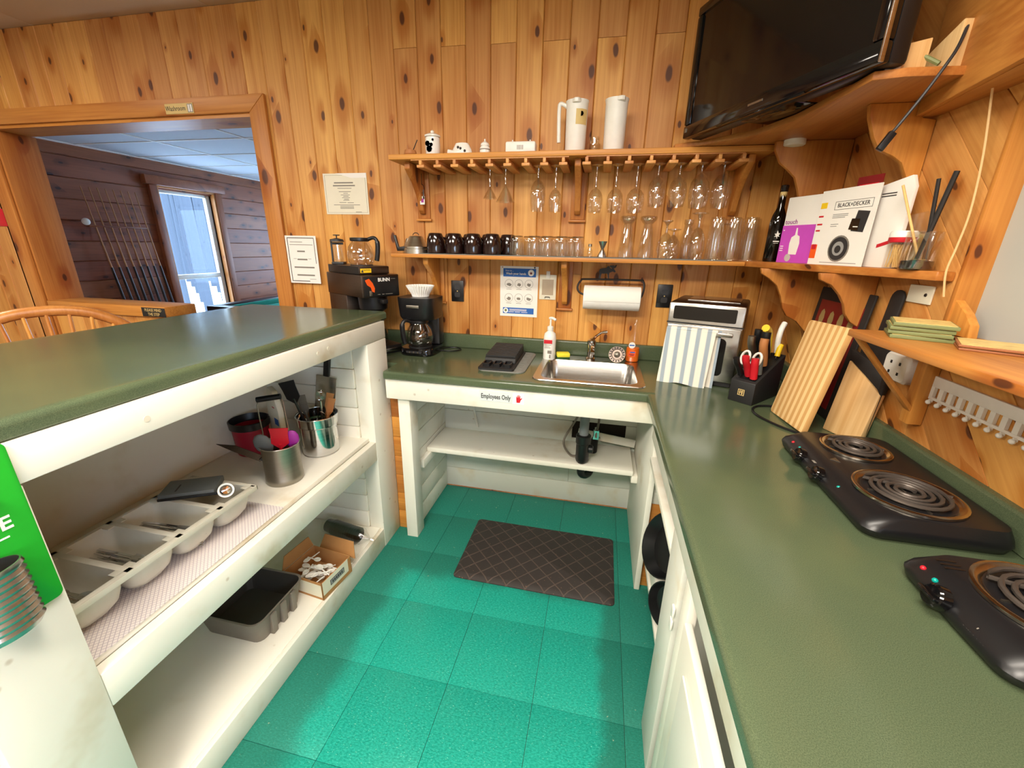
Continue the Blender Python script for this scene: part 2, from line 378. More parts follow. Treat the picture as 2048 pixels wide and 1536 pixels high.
for n in range(-24, 17):
    xc = -1.295 + P / 2 + n * P; a, b = xc - P / 2, xc + P / 2
    if a > XR or b < -6: continue
    w = P
    if b > XR + .012: b = XR + .012; w = b - a; xc = (a + b) / 2
    z0 = 0.0 if xc < -1.2 else .86
    segs = [(z0, CEIL)]
    if OX0 - .02 < xc < OX1 + .02: segs = [(OZ + .01, CEIL)]
    for s0, s1 in segs:
        if n % 2 == 0 and n >= -1: jz = 2.37 + .02 * math.sin(n * 3)
        elif n % 5 == 2 and s0 < 1.5: jz = 1.35
        else: jz = None
        if jz and s0 < jz < s1:
            plank(xc, s0, jz - .0008, w); plank(xc, jz + .0008, s1, w)
        else: plank(xc, s0, s1, w)
for n in range(-48, -23):
    xc = -1.295 + P / 2 + n * P
    if -6.1 < xc < OX0 - .05: plank(xc, 0, CEIL)
# painted boards of the back wall under the sink counter
for (z0, z1) in ((.0, .13), (.13, .335), (.335, .532), (.532, .74), (.74, .86)):
    for (xa, xb) in (((-1.1, -.318), (-.318, .16)) if z0 in (.13,) else ((-1.1, .16),)):
        if z0 == .335:
            obj('board', MB().box(-1.1, -.315, .001, .0125, z0 + .001, z1 - .001), 'grey_white', wb, .002); obj('board', MB().box(-.015, .16, .001, .0125, z0 + .001, z1 - .001), 'grey_white', wb, .002)
            continue
        obj('board', MB().box(xa + .0005, xb - .0005, .001, .0125, z0 + .001, z1 - .001), 'grey_white', wb, .002)
obj('pipe_hole_shade', MB().box(-.315, -.015, .0118, .0125, .42, .532), 'hole_shade', wb)  # thin dark panel, its colour stands for the shade in the opening
obj('board', MB().box(-.315, -.015, .001, .0122, .336, .425), 'grey_white', wb, .002)
# casing of the opening (mitred boards), jamb and header lining
tr = struct('trim_1', MB().box(OX0, OX1, -.004, .19, OZ - .018, OZ - .0005), 'pine_x')
t = .018; cw = .10
obj('casing', MB().prism([(OX0 - cw, OZ + cw - .018), (OX1 + cw, OZ + cw - .018), (OX1 + .002, OZ), (OX0 - .002, OZ)], 'xz', -.022, -.001), 'pine_x', tr, .004)
obj('casing', MB().prism([(OX1, OZ - .002), (OX1 + cw, OZ + cw - .02), (OX1 + cw, 0), (OX1, 0)], 'xz', -.022, -.001), 'pine_z', tr, .004)
obj('casing', MB().prism([(OX0, OZ - .002), (OX0 - cw, OZ + cw - .02), (OX0 - cw, 0), (OX0, 0)], 'xz', -.022, -.001), 'pine_z', tr, .004)
obj('jamb', MB().box(OX1 - .018, OX1 - .0005, -.003, .19, 0, OZ - .019), 'pine_z', tr, .002); obj('jamb', MB().box(OX0 + .0005, OX0 + .018, -.003, .21, 0, OZ - .019), 'pine_z', tr, .002)
# half wall in the opening, capped by a beam
hw = struct('wall_half', MB().box(OX0 + .02, -3.03, .02, .17, -.06, .985), 'pine_z')
for i in range(8):
    xa = OX0 + .021 + i * P
    if xa + P < -3.02: plank(xa + P / 2, 0, .984, parent=hw).location.y = .007
obj('cap_beam', MB().box(OX0 + .02, -3.02, -.02, .2, .985, 1.055), 'pine_x', hw, .004)
obj('end_board', MB().box(-3.03, -3.012, .0, .18, 0, .985), 'pine_z', hw, .003)
# right wall: planks laid at 45 degrees, pass-through opening closed by a grey shutter
YP, ZS, ZH = -.965, 1.272, 1.80
wr = struct('wall_right', MB().box(XR + .0125, XR + .13, YP, .17, -.06, CEIL).box(XR + .0125, XR + .13, -6.2, YP, -.06, ZS).box(XR + .0125, XR + .13, -6.2, YP, ZH, CEIL), 'pine_y')
def clip(poly, ax, v, keep_lo):
    out = []
    for i, a in enumerate(poly):
        b = poly[(i + 1) % len(poly)]; ia = (a[ax] <= v) == keep_lo; ib = (b[ax] <= v) == keep_lo
        if ia: out.append(a)
        if ia != ib:
            tt = (v - a[ax]) / (b[ax] - a[ax]); out.append((a[0] + (b[0] - a[0]) * tt, a[1] + (b[1] - a[1]) * tt))
    return out
S2 = math.sqrt(.5)
for reg, mt in (([(0, .9), (0, CEIL), (YP, CEIL), (YP, .9)], 'pine_wall'), ([(YP, .9), (YP, ZS), (-2.75, ZS), (-2.75, .9)], 'pine_wall'), ([(YP, ZH), (YP, CEIL), (-2.75, CEIL), (-2.75, ZH)], 'pine_wall')):
    q = [(S2 * (y - z), S2 * (y + z)) for y, z in reg]; off = -2.067 * S2
    k0 = math.floor((min(a for a, b in q) - off) / P); k1 = math.ceil((max(a for a, b in q) - off) / P)
    for k in range(k0, k1):
        pl = clip(clip(q, 0, off + k * P + .0007, False), 0, off + (k + 1) * P - .0007, True)
        if len(pl) < 3: continue
        c = (sum(a for a, b in pl) / len(pl), sum(b for a, b in pl) / len(pl))
        if max(b for a, b in pl) - min(b for a, b in pl) < .02: continue
        mb = MB().prism([(a - c[0], b - c[1]) for a, b in pl], 'yz', 0, .0125)
        o = obj('plank', mb, mt, wr, .0025); o.rotation_euler = (-PI / 4, 0, 0)
        o.location = (XR, S2 * (c[0] + c[1]), S2 * (c[1] - c[0]))
ws = struct('window_2', MB().box(XR + .05, XR + .06, -2.75, YP, ZS, ZH), 'grey_shutter')
obj('jamb', MB().box(XR - .004, XR + .06, YP - .014, YP, ZS + .02, ZH), 'pine_z', ws, .002)
obj('corner_block', MB().prism([(YP - .002, ZS + .02), (YP - .085, ZS + .02), (YP - .08, ZS + .05), (YP - .055, ZS + .075), (YP - .02, ZS + .098), (YP - .002, ZS + .11)], 'yz', XR + .0, XR + .02), 'pine_z', ws, .002)
hd = struct('trim_2', MB().prism([(XR + .012, -.66), (.602, -.70), (.535, -1.2), (.535, -2.75), (XR + .012, -2.75)], 'xy', 1.838, 1.858), 'pine_y', .002)
obj('fascia', MB().prism([(.602, -.70), (.586, -.712), (.517, -1.2), (.517, -2.75), (.534, -2.75), (.534, -1.2)], 'xy', 1.838, CEIL), 'pine_y', hd, .002)
# ceiling
ce = struct('ceiling', MB().box(-6.2, .76, -6.2, .17, CEIL + .006, CEIL + .06), 'ceiling_tile')
for i in range(-3, 4):
    for j in range(6):
        xa, xb = -2.30 + (i - 1) * 1.18, -2.30 + i * 1.18; ya, yb = -(j + 1) * 1.18, -j * 1.18
        xa, xb, ya = max(xa, -6.1), min(xb, .70), max(ya, -6.1)
        if xb - xa < .1 or yb - ya < .1: continue
        obj('ceiling_panel', MB().box(xa + .002, xb - .002, ya + .002, yb - .002, CEIL, CEIL + .006), 'ceiling_tile', ce, .001)
struct('wall_left', MB().box(-6.3, -6.2, -6.2, .0125, -.06, CEIL + .06), 'wall_plaster')
struct('wall_front', MB().box(-6.3, .77, -6.3, -6.2, -.06, CEIL + .06), 'wall_plaster')
# the lounge behind the opening
LX, LZ, LF = -5.5, 2.36, -.15
struct('floor_lounge', MB().box(LX - .1, -.9, .17, 5.1, LF - .06, LF), 'lounge_floor')
cl = struct('ceiling_lounge', MB().box(LX - .1, -.9, .171, 5.1, LZ + .012, LZ + .06).box(OX0 - .02, OX1 + .02, .17, .19, OZ + .0, LZ), 'lounge_tile')
for i in range(5):
    for j in range(8):
        xa = LX + .02 + i * 1.0; ya = .2 + j * .61
        obj('ceiling_panel', MB().box(xa + .012, xa + .988, ya + .012, ya + .598, LZ + .006, LZ + .012), 'lounge_tile', cl)
for j in range(9): obj('grid_bar', MB().box(LX, -.9, .2 + j * .61 - .012, .2 + j * .61 + .012, LZ, LZ + .006), 'lamp_white', cl)
for i in range(6): obj('grid_bar', MB().box(LX + .02 + i * 1.0 - .012, LX + .02 + i * 1.0 + .012, .17, 5.1, LZ - .001, LZ + .006), 'lamp_white', cl)
WY0, WY1, WZ0, WZ1 = 2.17, 2.92, .25, 2.07
wl = struct('wall_lounge', MB().box(LX - .12, LX - .03, .1, WY0, LF, LZ).box(LX - .12, LX - .03, WY1, 5.1, LF, LZ).box(LX - .12, LX - .03, WY0, WY1, LF, WZ0).box(LX - .12, LX - .03, WY0, WY1, WZ1, LZ), 'log_x')
def ylog(y0, y1, z0, z1):
    pr = [(LX - .03, z0 + .0005), (LX - .015, z0 + .0008), (LX - .01, z0 + .006), (LX - .01, z1 - .006), (LX - .015, z1 - .0008), (LX - .03, z1 - .0005)]
    L = y1 - y0; o = obj('log_board', MB().prism([(a - LX, b - z0) for a, b in pr], 'xz', 0, L), 'log_y', wl); o.location = (LX, y0, z0)
pine('log_y', 'y', (152, 84, 50), (112, 56, 30), kn=.45, rough=.45, knot=(45, 20, 10))
for i in range(13):
    z0, z1 = LF + i * .2, min(LF + (i + 1) * .2, LZ)
    if z1 <= WZ0 + .02 or z0 >= WZ1 - .02: ylog(.15, 5.0, z0, z1)
    else: ylog(.15, WY0 - .02, z0, z1); ylog(WY1 + .02, 5.0, z0, z1)
wi = struct('window_1', MB().box(LX - .115, LX + .03, WY0 - .02, WY0, WZ0, WZ1).box(LX - .115, LX + .03, WY1, WY1 + .02, WZ0, WZ1).box(LX - .115, LX + .03, WY0 - .02, WY1 + .02, WZ0 - .02, WZ0).box(LX - .115, LX + .03, WY0 - .02, WY1 + .02, WZ1, WZ1 + .02), 'pine_z')
obj('casing', MB().box(LX + .0, LX + .045, WY0 - .11, WY0 - .02, WZ0 - .1, WZ1 + .02), 'log_z', wi, .004); obj('casing', MB().box(LX, LX + .045, WY1 + .02, WY1 + .11, WZ0 - .1, WZ1 + .02), 'log_z', wi, .004)
obj('head_board', MB().box(LX, LX + .07, WY0 - .16, WY1 + .16, WZ1 + .02, WZ1 + .12), 'log_x', wi, .006)
WM = 1.02
for a in ((WY0, WY0 + .06, WZ0, WZ1), (WY1 - .06, WY1, WZ0, WZ1), (WY0 + .06, WY1 - .06, WZ1 - .05, WZ1), (WY0 + .06, WY1 - .06, WZ0, WZ0 + .05), (WY0 + .06, WY1 - .06, WM - .03, WM + .03)):
    obj('sash', MB().box(LX - .1, LX - .05, *a), 'white_plastic', wi, .004)
obj('pane', MB().box(LX - .08, LX - .075, WY0 + .05, WY1 - .05, WM + .02, WZ1 - .04), 'window_glass', wi); obj('pane', MB().box(LX - .08, LX - .075, WY0 + .05, WY1 - .05, WZ0 + .04, WM - .02), 'window_glass', wi)
struct('wall_lounge_end', MB().box(LX - .1, -5.0, 5.0, 5.1, LF, LZ + .06).box(-2.6, -.9, 5.0, 5.1, LF, LZ + .06).box(-5.0, -2.6, 5.0, 5.1, LF, .6).box(-5.0, -2.6, 5.0, 5.1, 2.1, LZ + .06), 'log_x')
w3 = struct('window_unseen', MB().box(-5.0, -2.6, 5.02, 5.08, .6, .66).box(-5.0, -2.6, 5.02, 5.08, 2.04, 2.1).box(-3.83, -3.77, 5.02, 5.08, .66, 2.04), 'white_plastic')  # unseen window added to bring daylight into the lounge
obj('pane', MB().box(-5.0, -3.83, 5.045, 5.05, .66, 2.04), 'window_glass', w3); obj('pane', MB().box(-3.77, -2.6, 5.045, 5.05, .66, 2.04), 'window_glass', w3)  # panes of the added unseen window
struct('wall_lounge_right', MB().box(-.9, -.8, .17, 5.1, LF, LZ + .06), 'log_x')
struct('ground', MB().box(-60, LX - .12, -40, 60, -.75, -.7).box(LX - .12, 20, 5.1, 60, -.75, -.7), 'snow')
# ---------------------------------------------------------------- lamps on the ceiling
for i, (lx, ly, sx, sy, pw) in enumerate(LAMPS):
    t = thing('ceiling_lamp', ['slim white ceiling lamp over the kitchen floor', 'unseen white ceiling lamp added behind the kitchen for even light', 'slim white ceiling lamp over the dining side', 'short white ceiling lamp near the lounge opening'][i], 'lamp', (lx, ly, CEIL))
    obj('housing', MB().box(-sx / 2 - .02, sx / 2 + .02, -sy / 2 - .02, sy / 2 + .02, -.035, 0), 'lamp_white', t, .004)
    obj('diffuser', MB().box(-sx / 2, sx / 2, -sy / 2, sy / 2, -.06, -.035), 'tube_glow', t, .006)
# ---------------------------------------------------------------- bar peninsula
BX, BZ = -1.195, 1.14; BY0, BY1 = -.465, -1.93
b = thing('bar_cabinet', 'white painted open bar cabinet with two long shelves', 'cabinet', (-1.55, -1.2, 0))
w = dict(parent=b, world=True)
obj('post', MB().box(BX - .075, BX, BY0 - .165, BY0, 0, 1.06), 'white_paint', bevel=.003, **w)
obj('post', MB().box(BX - .075, BX, -1.925, -1.772, 0, 1.06), 'white_paint', bevel=.003, **w)
obj('apron', MB().box(BX - .04, BX, BY1, BY0, 1.062, BZ), 'white_paint', bevel=.003, **w)
obj('shelf', MB().box(-1.739, BX - .034, -1.772, BY0 - .165, .59, .61), 'white_paint', bevel=.002, **w)
obj('shelf_fascia', MB().box(BX - .033, BX - .001, -1.772, BY0 - .165, .497, .592), 'white_paint', bevel=.003, **w)
obj('shelf', MB().box(-1.739, BX - .02, -1.772, BY0 - .165, .088, .108), 'white_paint', bevel=.002, **w)
obj('kick_board', MB().box(BX - .02, BX - .002, -1.79, BY0 - .15, .0, .105), 'white_paint', bevel=.002, **w)
obj('back_panel', MB().box(-1.76, -1.74, BY1, BY0, 0, BZ), 'cream_paint', **w)
for i in range(11):
    z0 = .11 + i * .093
    if z0 + .09 > 1.06: break
    obj('end_board', MB().box(-1.739, BX - .075, BY0 - .175, BY0 - .16, z0, z0 + .0905), 'white_paint', bevel=.004, **w)
obj('end_panel', MB().box(-1.9, BX - .075, BY0 - .15, BY0, 0, 1.06), 'white_paint', **w)
for i in range(9): obj('outer_board', MB().box(-1.945, -1.931, BY1 + i * .163, BY1 + (i + 1) * .163 - .002, 0, BZ), 'pine_z', bevel=.002, **w)
obj('end_panel', MB().box(-1.9, BX - .075, BY1, -1.78, 0, 1.06), 'white_paint', **w)
for yy, zz in ((-1.55, 1.095), (-.95, 1.10), (-.89, 1.105)): obj('screw_plug', MB().lathe([(.0075, 0), (.0075, .0012)], (0, 0, 0), 14).xf(Matrix.Translation((BX, yy, zz)) @ Matrix.Rotation(PI / 2, 4, 'Y')), 'cream_paint', **w)
def nosing(mb, p, q, out, zt, th, r=.012):
    """rounded front edge from p to q, facing direction 'out' (xy)"""
    prof = [(-.03, 0)] + [(r * math.sin(a) - r, -r + r * math.cos(a)) for a in (0, .4, .8, 1.2, PI / 2)] + [(0, -th + r * .5)] + [(-r * .5, -th), (-.03, -th)]
    return mb.loft([[(c[0] + out[0] * u, c[1] + out[1] * u, zt + v) for u, v in prof] for c in (p, q)])
bt = thing('bar_countertop', 'raised dark green laminate bar top', 'countertop', (-1.58, -1.2, BZ))
mb = MB().box(-1.93, -1.235, -1.96, -.455, BZ + .001, 1.177)
nosing(mb, (-1.205, -1.99), (-1.205, -.425), (1, 0), 1.177, .037); nosing(mb, (-1.96, -.425), (-1.96, -1.99), (-1, 0), 1.177, .037)
mb.box(-1.96 + .03, -1.235, -.455, -.425, BZ + .001, 1.177).box(-1.93, -1.235, -1.99, -1.96, BZ + .001, 1.177)
obj('top_slab', mb, 'green_laminate', bt, smooth=True, world=True)
# ---------------------------------------------------------------- countertop: sink run and right run
ct = thing('countertop', 'L-shaped dark green laminate kitchen countertop with backsplash', 'countertop', (0, 0, HC))
w = dict(parent=ct, world=True); z0 = HC - .038; D1 = .568
mb = MB()
SX0, SX1, SY0, SY1 = -.462, -.022, -.482, -.075          # sink cut-out
mb.box(-1.90, -1.165, -.42, -.0, z0, HC).box(-1.165, SX0, -D1 + .03, 0, z0, HC).box(SX0, SX1, -D1 + .03, SY0, z0, HC).box(SX0, SX1, SY1, 0, z0, HC).box(SX1, .03, -D1 + .03, 0, z0, HC).box(.03, XR - .001, -2.75, 0, z0, HC)
nosing(mb, (-1.165, -D1), (.03, -D1), (0, -1), HC, .038); nosing(mb, (0, -2.75), (0, -D1 - .0), (-1, 0), HC, .038)
obj('top_slab', mb, 'green_laminate', smooth=True, **w)
def ridge(p, q, out): return nosing(MB(), p, q, out, HC + .078, .078, .008)
mb = ridge((-1.9, -.022), (XR - .001, -.022), (0, -1)); obj('backsplash', mb, 'green_laminate', smooth=True, **w)
mb = ridge((XR - .022, -2.75), (XR - .022, -.02), (-1, 0)); obj('backsplash', mb, 'green_laminate', smooth=True, **w)
# ---------------------------------------------------------------- sink stand (white frame under the sink)
s = thing('sink_cabinet', 'white painted open frame under the sink with one shelf', 'cabinet', (-.55, -.3, 0)); w = dict(parent=s, world=True)
obj('apron', MB().box(-1.165, .045, -.555, -.53, .79, z0), 'white_paint', bevel=.003, **w)
obj('post', MB().box(-1.122, -1.062, -.53, -.445, 0, .79), 'white_paint', bevel=.003, **w)
obj('side_panel', MB().box(.042, .066, -.632, -.001, 0, z0), 'white_paint', bevel=.003, **w)
for i in range(8):
    a = i * .111; bb = min(a + .1085, z0); obj('side_board', MB().box(-1.108, -1.092, -.445, -.001, a, bb), 'white_paint', bevel=.004, **w)
for i in range(8):
    a = i * .11; bb = min(a + .1085, .79)
    if bb - a > .02: obj('pine_board', MB().box(-1.194, -1.122, -.47, -.452, a, bb), 'pine_x', bevel=.003, **w)
obj('shelf', MB().box(-1.088, .016, -.305, -.03, .392, .42), 'white_paint', bevel=.004, **w)
obj('shelf_cleat', MB().box(-1.091, -1.065, -.40, -.02, .345, .391), 'white_paint', bevel=.002, **w)
obj('shelf_cleat', MB().box(.01, .041, -.30, -.02, .352, .391), 'white_paint', bevel=.002, **w)
obj('brace', MB().tube([(-.96, -.02, .86), (-.88, -.02, .44)], .007), 'grey_white', **w)
sg = thing('door_sign', 'small Employees Only sticker sign on the white rail below the counter', 'sign', (-.608, -.5555, .848))
obj('plate', MB().box(-.101, .048, -.0012, 0, -.024, .024), 'sign_grey', sg); obj('plate_end', MB().box(.05, .101, -.0012, 0, -.026, .024), 'lamp_white', sg)
text('Employees Only', .031, 'ink', sg, (-.0265, -.0016, -.001), sx=.66, bold=.0006)
hand = [(-.006, -.014), (.006, -.014), (.009, -.004), (.014, .002), (.0125, .005), (.007, .001), (.0075, .012), (.0055, .013), (.0045, .004), (.003, .015), (.0008, .015), (.0008, .004), (-.0015, .014), (-.0035, .0135), (-.003, .003), (-.0055, .009), (-.0075, .0085), (-.007, -.003)]
obj('red_hand', MB().prism([(a * 1.25, b * 1.25) for a, b in hand], 'xz', -.0018, -.0012), 'red', sg, loc=(.0755, 0, -.001))
# ---------------------------------------------------------------- right base cabinet
c = thing('base_cabinet', 'long white painted base cabinet under the right countertop', 'cabinet', (.3, -1.6, 0)); w = dict(parent=c, world=True)
obj('rail', MB().box(.03, .05, -2.7, -.634, .765, z0), 'white_paint', bevel=.002, **w)
obj('shelf', MB().box(.034, .60, -1.21, -.634, .66, .682), 'white_paint', bevel=.003, **w)
obj('stile', MB().box(.03, .052, -1.345, -1.205, .0, .765), 'grey_white', bevel=.003, **w)
obj('divider', MB().box(.052, .60, -1.345, -1.325, .0, z0), 'grey_white', **w)
obj('stile', MB().box(.03, .052, -1.44, -1.388, .0, .765), 'white_paint', bevel=.003, **w)
obj('bottom_board', MB().box(.07, .60, -1.2, -.634, .16, .18), 'white_paint', bevel=.002, **w); obj('riser_board', MB().box(.08, .60, -.88, -.634, .181, .268), 'white_paint', bevel=.002, **w)
obj('back_panel', MB().box(.60, .62, -2.7, -.02, 0, z0), 'grey_white', **w)
for i in range(8): obj('inner_board', MB().box(.068, .60, -.60, -.585, i * .11, min(i * .11 + .1085, z0)), 'white_paint' if i > 3 else 'pine_x', bevel=.0025, **w)
for (y0, y1) in ((-1.955, -1.452), (-2.47, -1.965)):
    d = obj('door', MB().box(.022, .04, y0, y1, .06, .70), 'white_paint', bevel=.004, **w)
    obj('panel', MB().box(.016, .022, y0 + .07, y1 - .07, .13, .63), 'grey_white', d, bevel=.004, world=False).data.transform(Matrix.Translation(-Vector(c.location)))
for zz in (.62, .58): obj('hinge', MB().box(.024, .03, -1.352, -1.332, zz - .02, zz + .01), 'white_plastic', bevel=.002, **w)
# pans kept in it
def pan(name, label, loc, rot, r=.12, d=.045):
    t = thing(name, label, 'pan', loc, rot=rot)
    obj('bowl', MB().lathe([(.001, 0), (r * .8, 0), (r, d), (r - .004, d), (r * .79, .004), (.001, .004)], seg=32), 'fry_pan', t, smooth=True)
    obj('handle', MB().tube([(r - .005, 0, d - .008), (r + .06, 0, d + .01), (r + .16, 0, d + .014)], [.011, .009, .012]), 'black_plastic', t, smooth=True)
    return t
p = pan('frying_pan', 'black frying pan standing on edge inside the white base cabinet', (.135, -.80, .387), (0, -1.15, .35), .125)
obj('knob_bolt', MB().lathe([(.012, 0), (.012, .008), (.006, .014)], (0, 0, .004), 14), 'black_plastic', p, smooth=True)
p2 = pan('small_pan', 'small dark pan tipped low inside the white base cabinet', (.125, -.98, .28), (0, -1.3, .7), .085, .03)
# ---------------------------------------------------------------- floor mat
solo('floor_mat', MB().loft([rrect(-.372, .372, -.222, .222, .02, 0), rrect(-.372, .372, -.222, .222, .02, .004), rrect(-.352, .352, -.202, .202, .015, .018)]), 'mat_rubber', 'black rubber anti-fatigue mat with diamond pattern on the teal floor', 'mat', (-.417, -.53, 0), -.004, smooth=True)
# ---------------------------------------------------------------- sink, tap, drain
k = thing('sink', 'stainless steel drop-in sink bowl', 'sink', (-.2425, -.275, HC))
def L(x0, x1, y0, y1, r, z): return rrect(x0 + .2425, x1 + .2425, y0 + .275, y1 + .275, r, z, 5)
mb = MB().loft([L(-.487, .002, -.506, -.045, .035, .0005), L(-.485, .0, -.504, -.047, .035, .004), L(-.455, -.03, -.474, -.14, .045, .004), L(-.45, -.035, -.469, -.145, .045, -.004), L(-.44, -.045, -.459, -.155, .05, -.15), L(-.415, -.07, -.434, -.18, .05, -.168)], False, True)
mb.loft([L(-.417, -.068, -.436, -.178, .05, -.171), L(-.443, -.042, -.462, -.152, .05, -.153), L(-.456, -.029, -.475, -.139, .05, -.002)], True, False)
obj('bowl', mb, 'steel', k, smooth=True)
obj('drain', MB().lathe([(.001, .002), (.03, .002), (.038, 0)], (.0, -.03, -.168), 20), 'chrome', k, smooth=True)
f = thing('tap', 'short chrome single lever tap behind the sink', 'tap', (-.243, -.085, HC + .004))
obj('body', MB().lathe([(.024, 0), (.026, .006), (.021, .012), (.02, .06), (.023, .075), (.022, .098), (.012, .106), (.001, .107)], seg=24), 'chrome', f, smooth=True)
obj('spout', MB().tube(bez([(0, -.01, .055), (.004, -.06, .075), (.008, -.11, .078), (.009, -.135, .062)], 5), [.014] * 6 + [.012] * 10), 'chrome', f, smooth=True)
obj('lever', MB().tube(bez([(0, 0, .1), (.02, .012, .118), (.045, .015, .138), (.075, .012, .145)], 4), [.011, .01, .009, .008, .007, .007, .006, .006, .006, .007, .008, .008, .007]), 'chrome', f, smooth=True)
st = thing('sink_strainer', 'round perforated steel sink strainer propped against the sink back', 'strainer', (-.112, -.118, HC + .045), rot=(1.25, 0, -.15))
obj('basket', MB().lathe([(.001, -.006), (.026, -.006), (.029, .0), (.041, .002), (.041, .004), (.028, .003), (.025, -.003), (.001, -.003)], seg=28), 'dark_steel', st, smooth=True)
for i in range(16): obj('slot', MB().box(.03, .038, -.0032, .0032, .0035, .0048).xf(Matrix.Rotation(i * PI / 8, 4, 'Z')), 'black_matte', st)
obj('stopper', MB().lathe([(.016, -.003), (.015, .003), (.006, .008), (.001, .009)], seg=16), 'dull_steel', st, smooth=True)
d = thing('drain_trap', 'grey and black plastic drain pipe with trap under the sink', 'pipe', (-.243, -.27, 0)); 
obj('tail_pipe', MB().tube([(0, 0, .755), (0, 0, .57)], .024, 14), 'pipe_grey', d, smooth=True)
obj('trap_cup', MB().lathe([(.03, .43), (.034, .44), (.034, .53), (.038, .535), (.038, .575), (.03, .58)], seg=18), 'pipe_black', d, smooth=True)
obj('trap_bend', MB().tube(bez([(0, 0, .44), (0, 0, .36), (.03, .03, .335), (.05, .07, .36), (.06, .2, .47)], 6), .02, 12), 'pipe_black', d, smooth=True)
obj('cleanout', MB().lathe([(.022, 0), (.022, .02), (.012, .024)], (0, 0, 0), 12).xf(Matrix.Translation((.03, 0, .5)) @ Matrix.Rotation(PI / 2, 4, 'Y')), 'pipe_black', d, smooth=True)
hz = thing('supply_hoses', 'pair of flexible water hoses beside the sink drain', 'hose', (-.2, -.2, .42))
obj('hose', MB().tube(bez([(-.01, .12, .34), (-.10, .10, .15), (-.15, .05, .05), (-.11, -.02, .012), (-.07, -.03, .012)], 6), .006), 'hose', hz, smooth=True)
obj('hose', MB().tube(bez([(.01, .12, .34), (.03, .08, .2), (.02, .03, .11), (.04, .1, .07)], 6), .006), 'hose', hz, smooth=True)
obj('valve', MB().tube([(.02, .15, .1), (.02, .04, .1)], .011).box(.005, .035, .03, .045, .09, .14), 'chrome', hz, smooth=True)
solo('loose_board', MB().box(-.16, .16, -.007, .007, -.022, .022), 'grey_white', 'loose white board leaning behind the drain on the sink shelf', 'board', (-.12, -.06, .475), bevel=.002, rot=(-.25, .16, .1))
# ---------------------------------------------------------------- wall shelves and brackets
def corbel(name, label, x, ztop, zbot, dep, parent=None):
    t = thing(name, label, 'bracket', (x, 0, zbot))
    H = ztop - zbot
    obj('back_plate', MB().box(-.034, .034, -.014, -.0005, 0, H), 'pine_z', t, .004)
    o = [(-.014, H), (-dep, H), (-dep, H - .03), (-dep * .86, H - .05), (-dep * .62, H * .66), (-dep * .40, H * .46), (-dep * .30, H * .30), (-dep * .26, H * .16), (-dep * .16, H * .09), (-.014, H * .09)]
    obj('arm', MB().prism(o, 'yz', -.014, .014), 'pine_z', t, .004)
    obj('foot_moulding', MB().box(-.042, .042, -.02, -.0005, -.012, 0), 'pine_x', t, .003)
    return t
US, LS = 1.851, 1.418
solo('upper_wall_shelf', MB().box(-1.236, .40, -.238, -.0005, US, US + .022), 'pine_x', 'long upper pine shelf holding white pitchers', 'shelf', bevel=.003)
solo('lower_wall_shelf', MB().box(-1.265, .372, -.224, -.0005, LS, LS + .018), 'pine_x', 'long lower pine shelf holding mugs and glasses', 'shelf', bevel=.003)
corbel('shelf_bracket', 'pine scroll bracket under the upper shelf beside the hanging keyring', -1.168, US - .001, 1.61, .19)
corbel('shelf_bracket', 'pine scroll bracket between the two stemware racks', -.3635, US - .001, 1.61, .19)
corbel('shelf_bracket', 'pine scroll bracket under the upper shelf beside the TV corner', .332, US - .001, 1.61, .2)
corbel('shelf_bracket', 'pine scroll bracket under the lower shelf above the small coffee maker', -1.10, LS - .001, 1.18, .18)
corbel('shelf_bracket', 'pine scroll bracket under the lower shelf beside the clip board', -.40, LS - .001, 1.175, .18)
# shelf liner under the glasses
solo('shelf_liner_mat', MB().box(-1.11, .30, -.222, -.01, LS + .018, LS + .021), 'grey_mat', 'grey ribbed liner under the glasses on the lower shelf', 'liner')
SH = LS + .021
# stemware racks
def rack(label, x0, x1, xs):
    t = thing('stemware_rack', label, 'rack', ((x0 + x1) / 2, -.12, US)); w = dict(parent=t, world=True)
    obj('plate', MB().box(x0, x1, -.233, -.02, US - .004, US - .0005), 'rack_wood', **w)
    for x in xs:
        r = obj('rail', MB().box(x - .0065, x + .0065, -.231, -.022, US - .022, US - .004), 'rack_wood', bevel=.001, **w)
        obj('rail_foot', MB().box(x - .018, x + .018, -.231, -.022, US - .034, US - .022), 'rack_wood', bevel=.002, **w)
rack('wooden stemware rack under the upper shelf, mostly empty', -1.128, -.40, [-1.082 + .0823 * i for i in range(9)])
rack('wooden stemware rack under the upper shelf, full of wine glasses', -.3265, .2955, [-.324 + .0883 * i for i in range(8)])
GT = .0014
def wall(prof, th=.0016):
    """closed double-wall profile from an outer profile that starts at the axis"""
    return prof + [(max(.0005, r - th), z + (th if i == 0 else 0)) for i, (r, z) in reversed(list(enumerate(prof)))]
